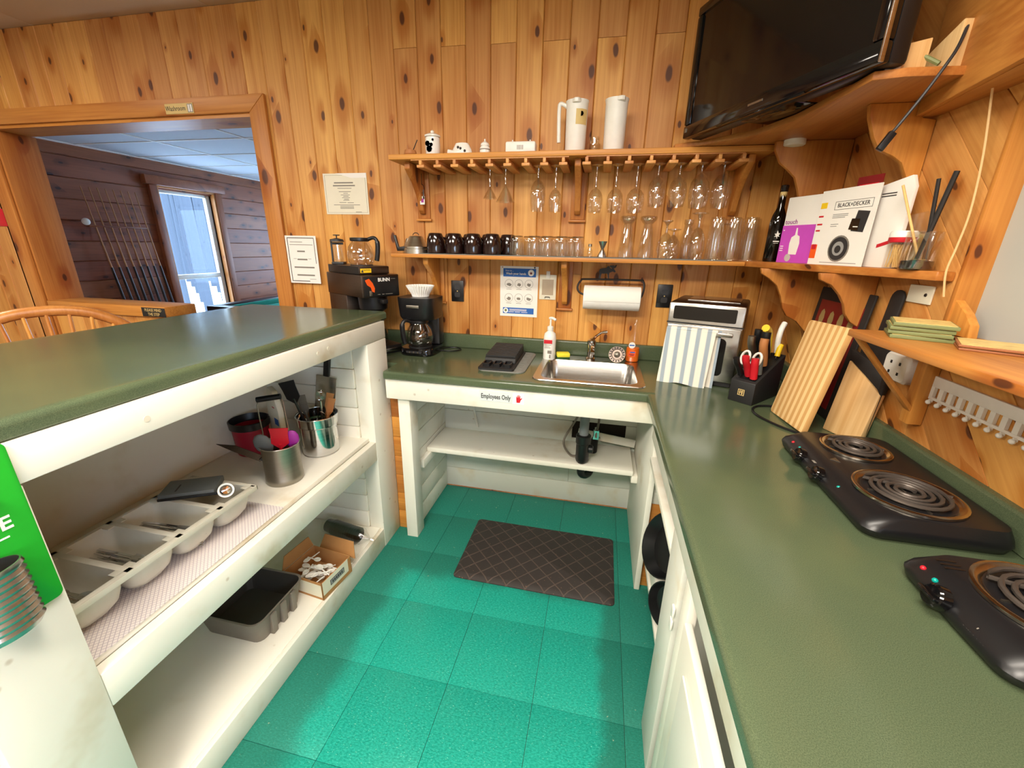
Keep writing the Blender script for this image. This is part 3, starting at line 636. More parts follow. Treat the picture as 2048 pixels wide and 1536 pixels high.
def stem(name, label, x, y, bowl_r, rim_r, bowl_h, stem_h, group, foot=.033, mat='clear_glass', flip=True, z=US - .022, cone=False):
    """stemware hanging upside down by its foot; the bowl and the foot are parts"""
    t = thing(name, label, 'glass', (x, y, z), group=group)
    s = -1
    obj('foot', MB().lathe([(.001, .0035), (foot * .5, .003), (foot, .001), (foot, 0), (foot * .4, -.001), (.006, -.006), (.0045, -.015), (.004, -stem_h + .008), (.006, -stem_h)], seg=20), 'thick_glass', t, smooth=True)
    if cone: pr = [(.005, -stem_h), (bowl_r * .5, -stem_h - bowl_h * .5), (rim_r, -stem_h - bowl_h)]
    else: pr = [(.005, -stem_h), (bowl_r * .55, -stem_h - bowl_h * .10), (bowl_r * .88, -stem_h - bowl_h * .27), (bowl_r, -stem_h - bowl_h * .48), (bowl_r * .97, -stem_h - bowl_h * .7), (rim_r, -stem_h - bowl_h)]
    inner = [(max(.002, r - GT), z2 - (.002 if i == 0 else 0)) for i, (r, z2) in reversed(list(enumerate(pr)))]
    obj('bowl', MB().lathe(pr + inner, seg=28, c0=False, c1=False), mat, t, smooth=True)
    return t
stem('cocktail_glass', 'smaller cone-shaped cocktail glass hanging from the stemware rack', -.776, -.13, .04, .034, .05, .085, 'hanging glasses', cone=True)
stem('cocktail_glass', 'wider cone-shaped cocktail glass hanging from the stemware rack', -.70, -.13, .05, .046, .075, .075, 'hanging glasses', cone=True)
stem('wine_glass', 'tall tulip wine glass hanging in the mostly empty rack', -.545, -.13, .037, .03, .14, .05, 'hanging glasses')
stem('wine_glass', 'small wine glass hanging next to the middle scroll bracket', -.463, -.13, .031, .027, .10, .092, 'hanging glasses')
for i, (x, br, bh, sh_) in enumerate(((-.28, .035, .105, .09), (-.1915, .037, .105, .09), (-.103, .041, .105, .09), (-.015, .039, .125, .045), (.0735, .039, .125, .045), (.1618, .0435, .14, .035), (.25, .0435, .14, .035))):
    lab = ['narrow wine glass hanging in the full rack, next to the middle bracket', 'narrow wine glass hanging second from the middle bracket', 'long-stemmed wine glass hanging third from the middle bracket', 'round-bowled short-stemmed glass hanging fourth from the middle bracket', 'round-bowled short-stemmed glass hanging fifth from the middle bracket', 'large balloon wine glass hanging second from the corner end of the rack', 'large balloon wine glass hanging last at the corner end of the rack'][i]
    stem('wine_glass', lab, x, -.13, br, br * .8, bh, sh_, 'hanging glasses')
# ---------------------------------------------------------------- things on the upper shelf
UT = US + .022
t = thing('resin_burner', 'tiny brown carved pot with thin sticks on the upper shelf end', 'ornament', (-1.155, -.17, UT))
obj('pot', MB().lathe([(.001, 0), (.022, 0), (.03, .012), (.026, .028), (.018, .026), (.001, .022)], seg=16), 'wood_handle', t, smooth=True); obj('stick', MB().tube([(.01, 0, .02), (.04, -.005, .07)], .0022), 'black_matte', t); obj('stick', MB().tube([(-.01, 0, .02), (-.015, 0, .05)], .0022), 'wood_handle', t)
t = thing('sugar_jar', 'white porcelain lidded jar with dark blue painting', 'jar', (-1.045, -.16, UT))
obj('body', MB().lathe([(.001, 0), (.027, 0), (.033, .012), (.035, .05), (.033, .078), (.028, .082)], seg=28, c1=True), 'white_ceramic', t, smooth=True)
ld = obj('lid', MB().lathe([(.036, .082), (.037, .088), (.02, .096), (.007, .098), (.009, .106), (.001, .112)], seg=24), 'white_ceramic', t, smooth=True)
for a in ((-.012, .05, .02), (.006, .045, .014), (-.004, .028, .024), (.014, .065, .01)): obj('painting', MB().lathe([(.001, 0), (a[2] * .6, 0)], (0, 0, 0), 7).xf(Matrix.Translation((a[0], -.0352, a[1])) @ Matrix.Rotation(PI / 2, 4, 'X')), 'ink', t)
t = thing('spoon_rest', 'white leaf-shaped porcelain dish with dark painted sprigs', 'dish', (-.905, -.15, UT))
obj('dish', MB().lathe([(.001, .06), (.03, .055), (.045, .03), (.05, .005), (.046, 0), (.001, 0)], seg=24, sy=.55), 'white_ceramic', t, smooth=True); obj('handle', MB().tube([(-.03, -.01, .012), (-.065, -.015, .02)], [.012, .01]), 'white_ceramic', t, smooth=True)
for a in ((0, .03), (.02, .02), (-.012, .035)): obj('painting', MB().sphere((a[0], -.024, a[1]), .006, 8, 6), 'ink', t)
t = thing('spice_jar', 'small round white porcelain jar with knob lid', 'jar', (-.795, -.15, UT))
obj('body', MB().lathe([(.001, 0), (.02, 0), (.024, .012), (.024, .032), (.018, .042)], seg=20), 'white_ceramic', t, smooth=True); obj('lid', MB().lathe([(.021, .042), (.018, .052), (.008, .058), (.003, .062), (.004, .068), (.001, .071)], seg=20), 'white_ceramic', t, smooth=True)
obj('rim_band', MB().lathe([(.0245, .024), (.0245, .028)], seg=20, c0=False, c1=False), 'grey_ink', t, smooth=True)
t = thing('white_box', 'low white plastic box with small print on the upper shelf', 'box', (-.625, -.15, UT), .03)
obj('body', MB().box(-.068, .068, -.03, .03, 0, .052), 'white_plastic', t, .008); obj('antenna', MB().lathe([(.004, .052), (.003, .062)], (-.04, 0, 0), 8), 'white_plastic', t); obj('antenna', MB().lathe([(.004, .052), (.003, .062)], (.04, 0, 0), 8), 'white_plastic', t)
for i in range(5): obj('print_line', MB().box(-.014 + i * .006, -.011 + i * .006, -.0306, -.03, .018, .036), 'grey_ink', t)
def pitcher(label, x, rz, lab):
    t = thing('pitcher', label, 'pitcher', (x, -.13, UT), rz)
    obj('body', MB().lathe([(.001, 0), (.042, 0), (.044, .004), (.047, .19), (.05, .205), (.046, .205), (.042, .19), (.04, .01), (.001, .008)], seg=32), 'white_plastic', t, smooth=True)
    obj('rim_lip', MB().prism([(-.02, 0), (.02, 0), (.008, -.016), (-.008, -.016)], 'xy', .19, .206).shift((0, -.044, 0)), 'white_plastic', t, .003)
    if lab:
        obj('handle', MB().tube(bez([(-.04, 0, .185), (-.072, 0, .2), (-.078, 0, .17), (-.074, 0, .05)], 6), .0085, 10), 'white_plastic', t, smooth=True)
        g = obj('sticker', MB().lathe([(.0468, .11), (.0475, .168)], seg=48, c0=False, c1=False), 'label_gold', t)
        me = g.data; bm = bmesh.new(); bm.from_mesh(me); bmesh.ops.delete(bm, geom=[f for f in bm.faces if not (f.calc_center_median().y < -.02 and f.calc_center_median().x > .003)], context='FACES'); bm.to_mesh(me); bm.free()
        obj('leaf_print', MB().lathe([(.001, 0), (.010, 0)], seg=7).xf(Matrix.Translation((.022, -.0425, .15)) @ Matrix.Rotation(PI / 2, 4, 'X')), 'ink', t)
pitcher('white plastic pitcher with side handle and leaf sticker', -.385, 0, True)
pitcher('plain white plastic pitcher turned with its handle away', -.218, .4, False)
t = thing('mason_glass', 'small clear jar standing behind the two white pitchers', 'jar', (-.305, -.07, UT)); obj('body', MB().lathe(wall([(.001, 0), (.026, 0), (.03, .01), (.03, .05), (.022, .06), (.023, .082)]), seg=22), 'old_glass', t, smooth=True); obj('neck_ring', MB().lathe([(.0235, .068), (.0245, .072), (.0235, .078)], seg=22, c0=False, c1=False), 'old_glass', t, smooth=True)
# ---------------------------------------------------------------- things on the lower shelf
t = thing('camp_pot', 'aluminium camping pot turned upside down with black handle', 'pot', (-1.158, -.15, LS + .018))
obj('body', MB().lathe([(.062, 0), (.062, .022), (.059, .024), (.059, .034), (.054, .038), (.036, .078), (.030, .084), (.001, .086)], seg=32), 'aluminium', t, smooth=True); obj('handle', MB().prism([(-.055, .012), (-.105, .010), (-.122, .088), (-.110, .088), (-.096, .03), (-.055, .036)], 'xz', -.008, .008), 'black_plastic', t, .003); obj('bail_loop', MB().tube([(.0 + .016 * math.cos(a), -.0, .088 + .012 * math.sin(a)) for a in [i * PI / 6 for i in range(7)]], .002), 'iron', t)
t = thing('camping_pot', 'second aluminium pot half hidden behind the upturned camping pot', 'pot', (-1.228, -.049, LS + .018)); obj('body', MB().lathe([(.046, 0), (.046, .03), (.03, .074), (.001, .078)], seg=28), 'aluminium', t, smooth=True); obj('rim', MB().lathe([(.049, 0), (.049, .005), (.046, .005)], seg=28), 'aluminium', t, smooth=True)
m0 = None
def mug(x, y, rz, label):
    global m0
    if m0 is None:
        m0 = thing('mug', label, 'mug', (x, y, SH), rz, 'upturned dark mugs on the lower shelf')
        obj('body', MB().lathe([(.04, 0), (.044, .004), (.045, .03), (.042, .07), (.033, .094), (.027, .097), (.001, .096)], seg=28, c0=False), 'mug_glaze', m0, smooth=True)
        obj('handle', MB().tube(bez([(.037, 0, .075), (.062, 0, .07), (.066, 0, .045), (.058, 0, .02), (.04, 0, .018)], 5), .006, 8), 'mug_glaze', m0, smooth=True)
        return m0
    return dup(m0, (x, y, SH), rz, label)
for i, x in enumerate((-1.048, -.95, -.853, -.757)):
    mug(x, -.162, [.9, .9, .9, .9][i], ['dark glazed mug in the front row beside the camping pot', 'dark glazed mug, second in the front row from the camping pot', 'dark glazed mug, third in the front row from the camping pot', 'dark glazed mug, fourth in the front row from the camping pot'][i])
for i, x in enumerate((-1.0, -.9, -.80, -.702)):
    mug(x, -.053, [.9, .6, .5, -.6][i], ['dark glazed mug in the back row beside the camping pot', 'dark glazed mug, second in the back row from the camping pot', 'dark glazed mug, third in the back row from the camping pot', 'dark glazed mug at the tumbler end of the back row'][i])
g0 = None
for i, (x, y) in enumerate(((-.635, -.155), (-.55, -.155), (-.487, -.155), (-.418, -.155), (-.345, -.155), (-.59, -.07), (-.52, -.065), (-.45, -.065), (-.38, -.065))):
    nth = ['first', 'second', 'third', 'fourth', 'fifth'][i if i < 5 else i - 5]
    row = f'tumbler upside down, {nth} from the mugs in the {"front" if i < 5 else "back"} row'
    if i in (0, 5):
        g0 = thing('tumbler', 'short clear ' + row, 'glass', (x, y, SH), group='front row of tumblers' if i == 0 else 'back row of tumblers')
        obj('body', MB().lathe([(.0325, 0), (.0335, .004), (.031, .06), (.030, .082), (.026, .088), (.001, .088), (.001, .078), (.026, .076), (.0305, 0)], seg=24, c0=False, c1=False), 'old_glass', g0, smooth=True)
        obj('base_ring', MB().lathe([(.0275, .084), (.0295, .087), (.0275, .09), (.025, .087)], seg=24, c0=False, c1=False), 'thick_glass', g0, smooth=True)
        if i == 0:
            for q in range(12): obj('rib', MB().tube([(.034 * math.cos(q * PI / 6), .034 * math.sin(q * PI / 6), .006), (.0315 * math.cos(q * PI / 6), .0315 * math.sin(q * PI / 6), .06)], .0014, 5), 'old_glass', g0, smooth=True)
    else: dup(g0, (x, y, SH), label='short clear ' + row)
t = thing('mini_bottle', 'tiny clear bottle with striped cap beside the steel jigger', 'bottle', (-.285, -.16, SH)); obj('body', MB().lathe([(.001, 0), (.012, 0), (.0125, .03), (.006, .04), (.006, .046), (.001, .046)], seg=16), 'clear_glass', t, smooth=True); obj('cap', MB().lathe([(.0085, .046), (.0085, .058), (.001, .059)], seg=14), 'dull_steel', t, smooth=True)
t = thing('jigger', 'small steel hourglass bar jigger on the lower shelf', 'jigger', (-.228, -.155, SH)); obj('large_cup', MB().lathe([(.022, 0), (.0225, .003), (.006, .037), (.001, .037)], seg=24, c0=False), 'steel', t, smooth=True); obj('small_cup', MB().lathe([(.001, .037), (.006, .037), (.0205, .071), (.019, .071), (.006, .042), (.001, .042)], seg=24), 'steel', t, smooth=True)
def upturned(name, label, x, y, prof, group='upturned glasses by the bottle', mat='clear_glass', top=None):
    t = thing(name, label, 'glass', (x, y, SH), group=group)
    obj('bowl', MB().lathe(prof + [(max(.002, r - .0017), z) for r, z in reversed(prof)], seg=26, c0=False, c1=False), mat, t, smooth=True)
    if top: obj('foot', MB().lathe(top, seg=24), 'thick_glass', t, smooth=True)
    return t
for x, lab in ((-.122, 'tall footed beer glass standing upside down beside the jigger'), (-.034, 'tall footed beer glass standing upside down, second from the jigger')):
    upturned('beer_glass', lab, x, -.14, [(.036, 0), (.037, .02), (.031, .07), (.025, .12), (.02, .148)], top=[(.02, .148), (.026, .153), (.036, .166), (.037, .176), (.034, .180), (.026, .176), (.001, .17)])
upturned('snifter', 'small snifter glass upside down beside the tall footed beer glasses', .045, -.165, [(.026, 0), (.036, .04), (.034, .07), (.018, .10), (.006, .112)], top=[(.006, .112), (.004, .14), (.012, .152), (.024, .158), (.024, .162), (.001, .163)])
upturned('snifter', 'shorter snifter glass upside down in front of the narrow bottle glass', .088, -.085, [(.024, 0), (.034, .03), (.03, .075), (.012, .1), (.005, .106)], top=[(.005, .106), (.005, .118), (.03, .126), (.03, .13), (.001, .131)])
upturned('flute', 'narrow fluted clear glass standing upside down behind the footed wine glass', .152, -.06, [(.026, 0), (.03, .05), (.024, .11), (.018, .15)], top=[(.018, .15), (.021, .155), (.021, .172), (.001, .174)])
upturned('goblet', 'footed wine goblet standing upside down with its flat foot on top', .178, -.155, [(.028, 0), (.036, .045), (.033, .09), (.018, .125), (.006, .135)], top=[(.006, .135), (.005, .165), (.012, .185), (.034, .19), (.034, .194), (.001, .195)])
for i, (x, y) in enumerate(((.25, -.16), (.319, -.16), (.388, -.16), (.285, -.075), (.354, -.075), (.423, -.075))):
    upturned('highball_glass', ['tall clear highball glass in the front row beside the goblet', 'tall clear highball glass in the middle of the front row', 'tall clear highball glass in the front row beside the dark bottle', 'tall clear highball glass in the back row beside the goblet', 'tall clear highball glass in the middle of the back row', 'tall clear highball glass in the back row beside the dark bottle'][i], x, y, [(.033, 0), (.034, .006), (.029, .165), (.027, .176), (.001, .177)], mat='old_glass', group='tall highball glasses')
t = thing('wine_bottle', 'slim dark wine bottle with white leaf mark and black cap', 'bottle', (.452, -.262, LS + .0225))
obj('body', MB().lathe([(.001, 0), (.026, 0), (.028, .004), (.028, .15), (.024, .175), (.0125, .205), (.0115, .262)], seg=26), 'dark_wine', t, smooth=True); obj('wine', MB().lathe([(.001, .03), (.025, .03), (.0255, .15), (.021, .174), (.01, .2), (.001, .2)], seg=24), 'gloss_black', t, smooth=True)
obj('cap', MB().lathe([(.014, .262), (.014, .284), (.012, .286), (.001, .286)], seg=18), 'gloss_black', t, smooth=True); obj('neck_label', MB().lathe([(.0118, .24), (.0118, .262)], seg=18, c0=False, c1=False), 'label_gold', t, smooth=True)
lf = [(-.010, .0), (-.004, .004), (-.009, .012), (-.002, .012), (0, .024), (.005, .013), (.011, .014), (.006, .006), (.010, .0), (.002, .002), (.003, -.008), (-.002, .001)]
obj('leaf_mark', MB().prism(lf, 'xz', -.0302, -.029), 'paper', t, loc=(-.004, 0, .095)); obj('print_line', MB().box(-.014, .008, -.0302, -.029, .076, .080), 'paper', t); obj('print_line', MB().box(-.012, .006, -.0302, -.029, .0705, .0715), 'paper', t)
# ---------------------------------------------------------------- flat things on the back wall
def lines(parent, rows, mat, y=-.0022, h=.0035):
    for (x0, x1, z) in rows: obj('print_line', MB().box(x0, x1, y, y + .0006, z - h / 2, z + h / 2), mat, parent)
t = thing('certificate', 'cream framed certificate with a torn white top corner on the pine wall', 'notice', (-1.62, -.002, 1.733))
obj('sheet', MB().box(-.13, .13, -.0015, .0, -.102, .102), 'cream_paper', t)
for a in ((-.121, .121, .0925, .0935), (-.121, .121, -.0935, -.0925), (-.121, -.12, -.093, .093), (.12, .121, -.093, .093)): obj('border_line', MB().box(a[0], a[1], -.0021, -.0015, a[2], a[3]), 'grey_ink', t)
obj('white_tab', MB().prism([(-.052, .1025), (.1305, .1025), (.1305, .079), (.04, .079), (.0, .09)], 'xz', -.003, -.0021), 'paper', t)
lines(t, [(-.066, .048, .056), (-.074, .058, .042)], 'grey_ink', h=.006); lines(t, [(-.048, .036, .029), (-.042, .03, .012), (-.016, .012, .004), (-.032, .022, -.004), (-.018, .014, -.011), (-.026, .022, -.018), (-.014, .014, -.025), (-.02, .016, -.031), (-.045, -.003, -.042), (.004, .042, -.043), (-.08, .078, -.054), (-.042, .04, -.061), (-.042, .04, -.067), (-.042, .04, -.072), (.05, .085, -.09)], 'grey_ink', h=.0026)
t = thing('price_notice', 'white printed notice with dark border beside the lounge opening', 'notice', (-1.927, -.0225, 1.383))
obj('sheet', MB().box(-.1, .1, -.0015, 0, -.132, .132), 'paper', t)
for a in ((-.088, .086, .118, .122), (-.088, -.084, -.118, .118), (.084, .087, -.02, .118), (-.088, .03, -.122, -.118)): obj('border_line', MB().box(a[0], a[1], -.0021, -.0015, a[2], a[3]), 'ink', t)
lines(t, [(-.07, .01, .098), (-.075, .075, .083)], 'grey_ink', h=.003); lines(t, [(-.03, .02, .047), (-.035, .03, .002), (-.062, .07, -.042), (-.05, .066, -.086)], 'grey_ink', h=.008); lines(t, [(-.06, -.04, .006), (.036, .056, .006), (.03, .072, -.108)], 'grey_ink', h=.002)
t = thing('handwash_poster', 'white and blue poster with six hand washing drawings above the sink', 'poster', (-.649, -.002, 1.249))
obj('sheet', MB().box(-.1025, .1025, -.0015, 0, -.132, .132), 'paper', t); obj('header', MB().box(-.086, .090, -.0021, -.0015, .078, .121), 'blue_ink', t); obj('footer', MB().box(-.086, .084, -.0021, -.0015, -.117, -.085), 'blue_ink', t)
text('How to ...', .012, 'paper', t, (-.052, -.0024, .109), sx=.9); text('Wash your hands', .0165, 'paper', t, (-.017, -.0024, .094), sx=.92, bold=.0003)
def disc(parent, name, mat, x, z, r, y=-.003, r0=0):
    mb = MB().lathe([(r0, 0), (r, 0), (r, .0005), (r0, .0005)] if r0 else [(.0001, 0), (r, 0), (r, .0005), (.0001, .0005)], seg=24, c0=False, c1=False)
    return obj(name, mb.xf(Matrix.Translation((x, y, z)) @ Matrix.Rotation(PI / 2, 4, 'X')), mat, parent)
disc(t, 'emblem', 'lamp_white', .064, .1, .0165); disc(t, 'emblem', 'dark_red', .064, .098, .006, -.0034); disc(t, 'emblem', 'lamp_white', -.07, -.101, .0135); disc(t, 'emblem', 'coaster_green', -.07, -.1, .007, -.0034)
lines(t, [(-.05, .045, -.094), (-.05, .045, -.1005), (-.055, -.025, -.108), (-.02, .01, -.108), (.016, .05, -.1085)], 'paper', -.0026, .0028)
for i in range(3):
    for j in range(2):
        x, z = -.054 + i * .054, .042 - j * .074
        disc(t, 'drawing_ring', 'grey_ink', x, z, .0225, -.0026, .0212)
        random.seed(i * 7 + j); o2 = [(x + .013 * math.cos(a) * random.uniform(.6, 1.2), z - .004 + .009 * math.sin(a) * random.uniform(.6, 1.2)) for a in [q * PI / 5 for q in range(10)]]
        obj('hand_drawing', MB().prism(o2, 'xz', -.0026, -.0021), 'grey_ink', t)
        lines(t, [(x - .014, x + .014, z - .029)], 'grey_ink', -.0024, .002)
obj('pushpin', MB().lathe([(.004, 0), (.004, .006), (.001, .007)], seg=10).xf(Matrix.Translation((.083, -.0015, .127)) @ Matrix.Rotation(PI / 2, 4, 'X')), 'black_plastic', t); obj('pushpin', MB().lathe([(.003, 0), (.003, .004), (.001, .005)], seg=10).xf(Matrix.Translation((-.09, -.0015, .126)) @ Matrix.Rotation(PI / 2, 4, 'X')), 'wood_handle', t)
t = thing('clip_board', 'small beige hanging plate with clip beside the hand washing poster', 'clip board', (-.494, -.0005, 1.279))
obj('plate', MB().box(-.044, .044, -.005, 0, -.064, .064), 'cream_paper', t, .002); obj('clip', MB().box(-.010, .010, -.009, -.005, .045, .082), 'white_plastic', t, .002); obj('inset', MB().box(-.03, .03, -.0058, -.005, -.04, .04), 'beige_panel', t, .0005); obj('hook', MB().tube([(-.013, -.008, -.056), (-.012, -.008, -.05), (.012, -.008, -.05), (.013, -.008, -.056)], .002, 6), 'iron', t)
def outlet(label, x, z):
    t = thing('wall_outlet', label, 'outlet', (x, -.0005, z)); obj('plate', MB().box(-.036, .036, -.006, 0, -.057, .057), 'black_plastic', t, .003)
    for dz in (-.02, .02):
        s_ = obj('socket', MB().loft([rrect(-.016, .016, -.013, .013, .008, 0), rrect(-.016, .016, -.013, .013, .008, .0015)]).xf(Matrix.Translation((0, -.006, dz)) @ Matrix.Rotation(PI / 2, 4, 'X')), 'dark_charcoal', t)
    obj('screw', MB().lathe([(.003, 0), (.003, .001)], seg=8).xf(Matrix.Translation((0, -.006, 0)) @ Matrix.Rotation(PI / 2, 4, 'X')), 'label_gold', t)
outlet('black wall outlet beside the hand washing poster', -.994, 1.24); outlet('black wall outlet above the toaster oven', .094, 1.258)
t = thing('washroom_sign', 'small yellow Washroom sign on the header of the opening', 'sign', (-2.576, -.0225, 2.166)); obj('plate', MB().box(-.094, .094, -.003, 0, -.025, .025), 'label_gold', t, .001); text('Washroom', .034, 'ink', t, (-.024, -.0035, 0), sx=.85); obj('door_mark', MB().box(.056, .09, -.0036, -.003, -.02, .02), 'grey_ink', t); obj('door_mark_inner', MB().box(.06, .071, -.004, -.0036, -.017, .017), 'paper', t); obj('door_mark_inner', MB().box(.075, .086, -.004, -.0036, -.017, .017), 'paper', t)
t = thing('step_sign', 'small black PLEASE MIND THE STEP sign on the half wall beam', 'sign', (-3.115, -.0205, 1.019)); obj('plate', MB().box(-.095, .095, -.003, 0, -.03, .03), 'black_matte', t, .002); text('PLEASE MIND', .027, 'label_gold', t, (0, -.0035, .013), sx=.85); text('THE STEP', .027, 'label_gold', t, (0, -.0035, -.014), sx=.85)
solo('red_notice', MB().box(-.06, .06, -.003, 0, -.055, .055), 'red', 'red square notice on the pine wall left of the opening', 'notice', (-4.25, -.003, 1.6), bevel=.001)
t = thing('key_ring', 'ring of keys with white tag hanging from the upper shelf bracket', 'keys', (-1.153, -.06, 1.80)); obj('ring', MB().tube([(.012 * math.cos(a), 0, -.05 + .02 * math.sin(a)) for a in [i * PI / 8 for i in range(16)]], .0016, 6, True), 'iron', t); obj('cord', MB().tube([(0, 0, .02), (0, 0, -.03)], .0015, 6), 'iron', t); obj('tag', MB().box(-.013, .013, -.002, .002, -.125, -.085), 'white_plastic', t, .004); obj('tag_print', MB().box(-.006, .008, -.0027, -.002, -.115, -.097), 'purple', t); obj('key', MB().box(-.014, -.005, -.002, 0, -.105, -.055), 'dark_steel', t); obj('key', MB().box(.004, .012, -.002, 0, -.10, -.055), 'dark_steel', t)
# paper towel holder with moose
t = thing('towel_holder', 'black iron paper towel holder with a moose silhouette', 'holder', (-.17, -.0005, 1.33))
obj('bar', MB().tube(bez([(-.125, -.085, -.075), (-.155, -.085, -.06), (-.165, -.08, -.035), (-.15, -.07, -.005), (-.12, -.065, .002), (.12, -.065, .004), (.148, -.07, .0), (.155, -.08, -.03), (.145, -.085, -.075), (.12, -.085, -.08)], 5), .005, 8), 'iron', t, smooth=True); obj('wall_arm', MB().tube([(-.03, -.065, .003), (-.03, 0, .003)], .005).tube([(.03, -.065, .003), (.03, 0, .003)], .005), 'iron', t)
mo = [(-.046, 0), (-.042, .02), (-.047, .035), (-.043, .046), (-.03, .05), (-.012, .052), (-.006, .06), (.002, .061), (.006, .053), (.014, .048), (.016, .052), (.004, .058), (.006, .066), (.012, .062), (.014, .067), (.02, .062), (.022, .068), (.028, .06), (.031, .068), (.036, .062), (.038, .07), (.034, .055), (.024, .05), (.032, .04), (.035, .036), (.03, .032), (.02, .036), (.012, .032), (.006, .03), (.004, .02), (.006, 0), (.0, 0), (-.003, .02), (-.008, .026), (-.02, .024), (-.031, .025), (-.034, .018), (-.036, 0)]
obj('moose', MB().prism(mo, 'xz', -.058, -.054), 'iron', t, loc=(-.02, 0, .006))
t = thing('paper_towel_roll', 'white paper towel roll on the black iron moose holder', 'paper roll', (-.165, -.0855, 1.246)); 
RY = Matrix.Rotation(PI / 2, 4, 'Y')
obj('roll', MB().lathe([(.02, -.136), (.056, -.136), (.058, -.134), (.058, .134), (.056, .136), (.02, .136), (.02, -.136)], seg=36, c0=False, c1=False).xf(RY), 'filter_paper', t, smooth=True)
obj('loose_sheet', MB().loft([[(x, -.0592 * math.cos(a), .0592 * math.sin(a)) for x in (-.13, .133)] + [(x, -.0605 * math.cos(a), .0605 * math.sin(a)) for x in (.133, -.13)] for a in [1.0 - i * .15 for i in range(9)]]), 'paper', t, smooth=True)
obj('core', MB().lathe([(.019, -.137), (.0195, -.137), (.0195, .137), (.019, .137)], seg=20, c0=False, c1=False).xf(RY), 'cardboard', t)
# ---------------------------------------------------------------- coffee machines
BA = math.radians(60)
t = thing('commercial_brewer', 'large brown commercial coffee brewer with orange drop emblem', 'coffee maker', (-1.352, -.367, HC), BA)
W_, D_ = .20, .36
obj('base', MB().box(0, W_, 0, D_, 0, .045), 'black_plastic', t, .004); obj('base_trim', MB().box(.004, W_ - .004, -.003, 0, .012, .03), 'steel', t, .001)
obj('tower', MB().box(0, W_, .17, D_, .045, .30), 'dark_steel', t, .003); obj('head', MB().box(-.004, W_ + .004, -.004, D_, .30, .408), 'dark_steel', t, .004)
obj('front_panel', MB().box(.004, W_ - .002, -.008, -.004, .304, .40), 'black_plastic', t, .002)
obj('funnel', MB().lathe([(.045, .215), (.07, .235), (.075, .30)], (W_ / 2, .085, 0), 26), 'black_plastic', t, smooth=True); obj('funnel_handle', MB().box(W_ / 2 - .015, W_ / 2 + .015, -.035, .02, .268, .29), 'black_plastic', t, .004)
text('BUNN', .024, 'lamp_white', t, (.115, -.0085, .384), bold=.0005); lines(t, [(.155, .18, .388)], 'grey_ink', -.0088, .002); lines(t, [(.075, .09, .314), (.1, .112, .314), (.12, .16, .314)], 'grey_ink', -.0088, .0025)
obj('drop_emblem', MB().prism([(.012, .385), (.034, .392), (.052, .37), (.062, .345), (.058, .325), (.046, .33), (.04, .35), (.022, .362)], 'xz', -.0088, -.008), 'orange', t); obj('switch', MB().box(.03, .044, -.011, -.008, .308, .335), 'steel', t, .001)
obj('warmer_box', MB().box(.005, W_ - .03, .03, D_ - .01, .409, .448), 'black_plastic', t, .003); obj('warmer_trim', MB().box(.005, W_ - .03, .027, .03, .411, .446), 'dark_steel', t, .001); obj('caution_label', MB().box(.012, .07, .0262, .027, .418, .438), 'yellow', t); text('CAUTION', .009, 'ink', t, (.045, .0258, .431)); obj('warning_mark', MB().prism([(.015, .42), (.029, .42), (.022, .434)], 'xz', .0256, .0262), 'ink', t)
obj('warmer_plate', MB().lathe([(.055, .448), (.055, .452)], (.085, .14, 0), 28), 'black_matte', t, smooth=True)
def carafe(name, label, loc, rz, s_=1.0):
    t = thing(name, label, 'carafe', loc, rz)
    pr = [(.05, 0), (.062, .012), (.066, .045), (.058, .085), (.042, .108), (.04, .12)]
    obj('bowl', MB().lathe([(r * s_, z * s_) for r, z in [(.001, 0)] + pr] + [((r - .0015) * s_, z * s_) for r, z in reversed(pr)] + [(.001, .0015)], seg=30, c0=False, c1=False), 'clear_glass', t, smooth=True)
    obj('collar', MB().lathe([((r) * s_, z * s_) for r, z in ((.043, .112), (.047, .116), (.047, .128), (.041, .13))], seg=26, c0=False, c1=False), 'black_plastic', t, smooth=True)
    obj('handle', MB().tube(bez([(.044 * s_, 0, .122 * s_), (.075 * s_, 0, .13 * s_), (.092 * s_, 0, .11 * s_), (.09 * s_, 0, .06 * s_), (.082 * s_, 0, .02 * s_)], 5), [.009 * s_] * 10 + [.012 * s_] * 11, 10), 'black_plastic', t, smooth=True)
    return t
BR = lambda x, y: (-1.352 + x * math.cos(BA) - y * math.sin(BA), -.367 + x * math.sin(BA) + y * math.cos(BA))
q = BR(.085, .14); carafe('glass_carafe', 'glass coffee carafe with black handle on top of the brewer', (q[0], q[1], HC + .4525), .1, 1.0)
q = BR(W_ / 2, .085); carafe('glass_carafe', 'empty glass carafe on the lower plate of the brewer', (q[0], q[1], HC + .0455), 2.2, 1.0)
q = BR(.06, .30); t = thing('french_press', 'small dark coffee press behind the glass carafe', 'coffee press', (q[0] - .01, q[1] - .01, HC + .4485), .3)
obj('stand', MB().box(-.03, .03, -.03, .03, 0, .012).box(-.034, -.026, -.006, .006, .012, .125).box(-.034, .03, -.006, .006, .098, .11), 'dark_charcoal', t, .002); obj('beaker', MB().lathe(wall([(.001, .013), (.026, .013), (.026, .098)]), seg=20), 'clear_glass', t, smooth=True); obj('lid', MB().lathe([(.001, .112), (.036, .112), (.032, .124), (.008, .13), (.001, .13)], seg=20), 'dark_charcoal', t, smooth=True); obj('plunger_knob', MB().lathe([(.003, .13), (.003, .142), (.017, .143), (.017, .147), (.001, .148)], seg=16), 'iron', t, smooth=True)
t = thing('drip_coffee_maker', 'small black drip coffee maker with glass carafe', 'coffee maker', (-1.142, -.16, HC), -.02)
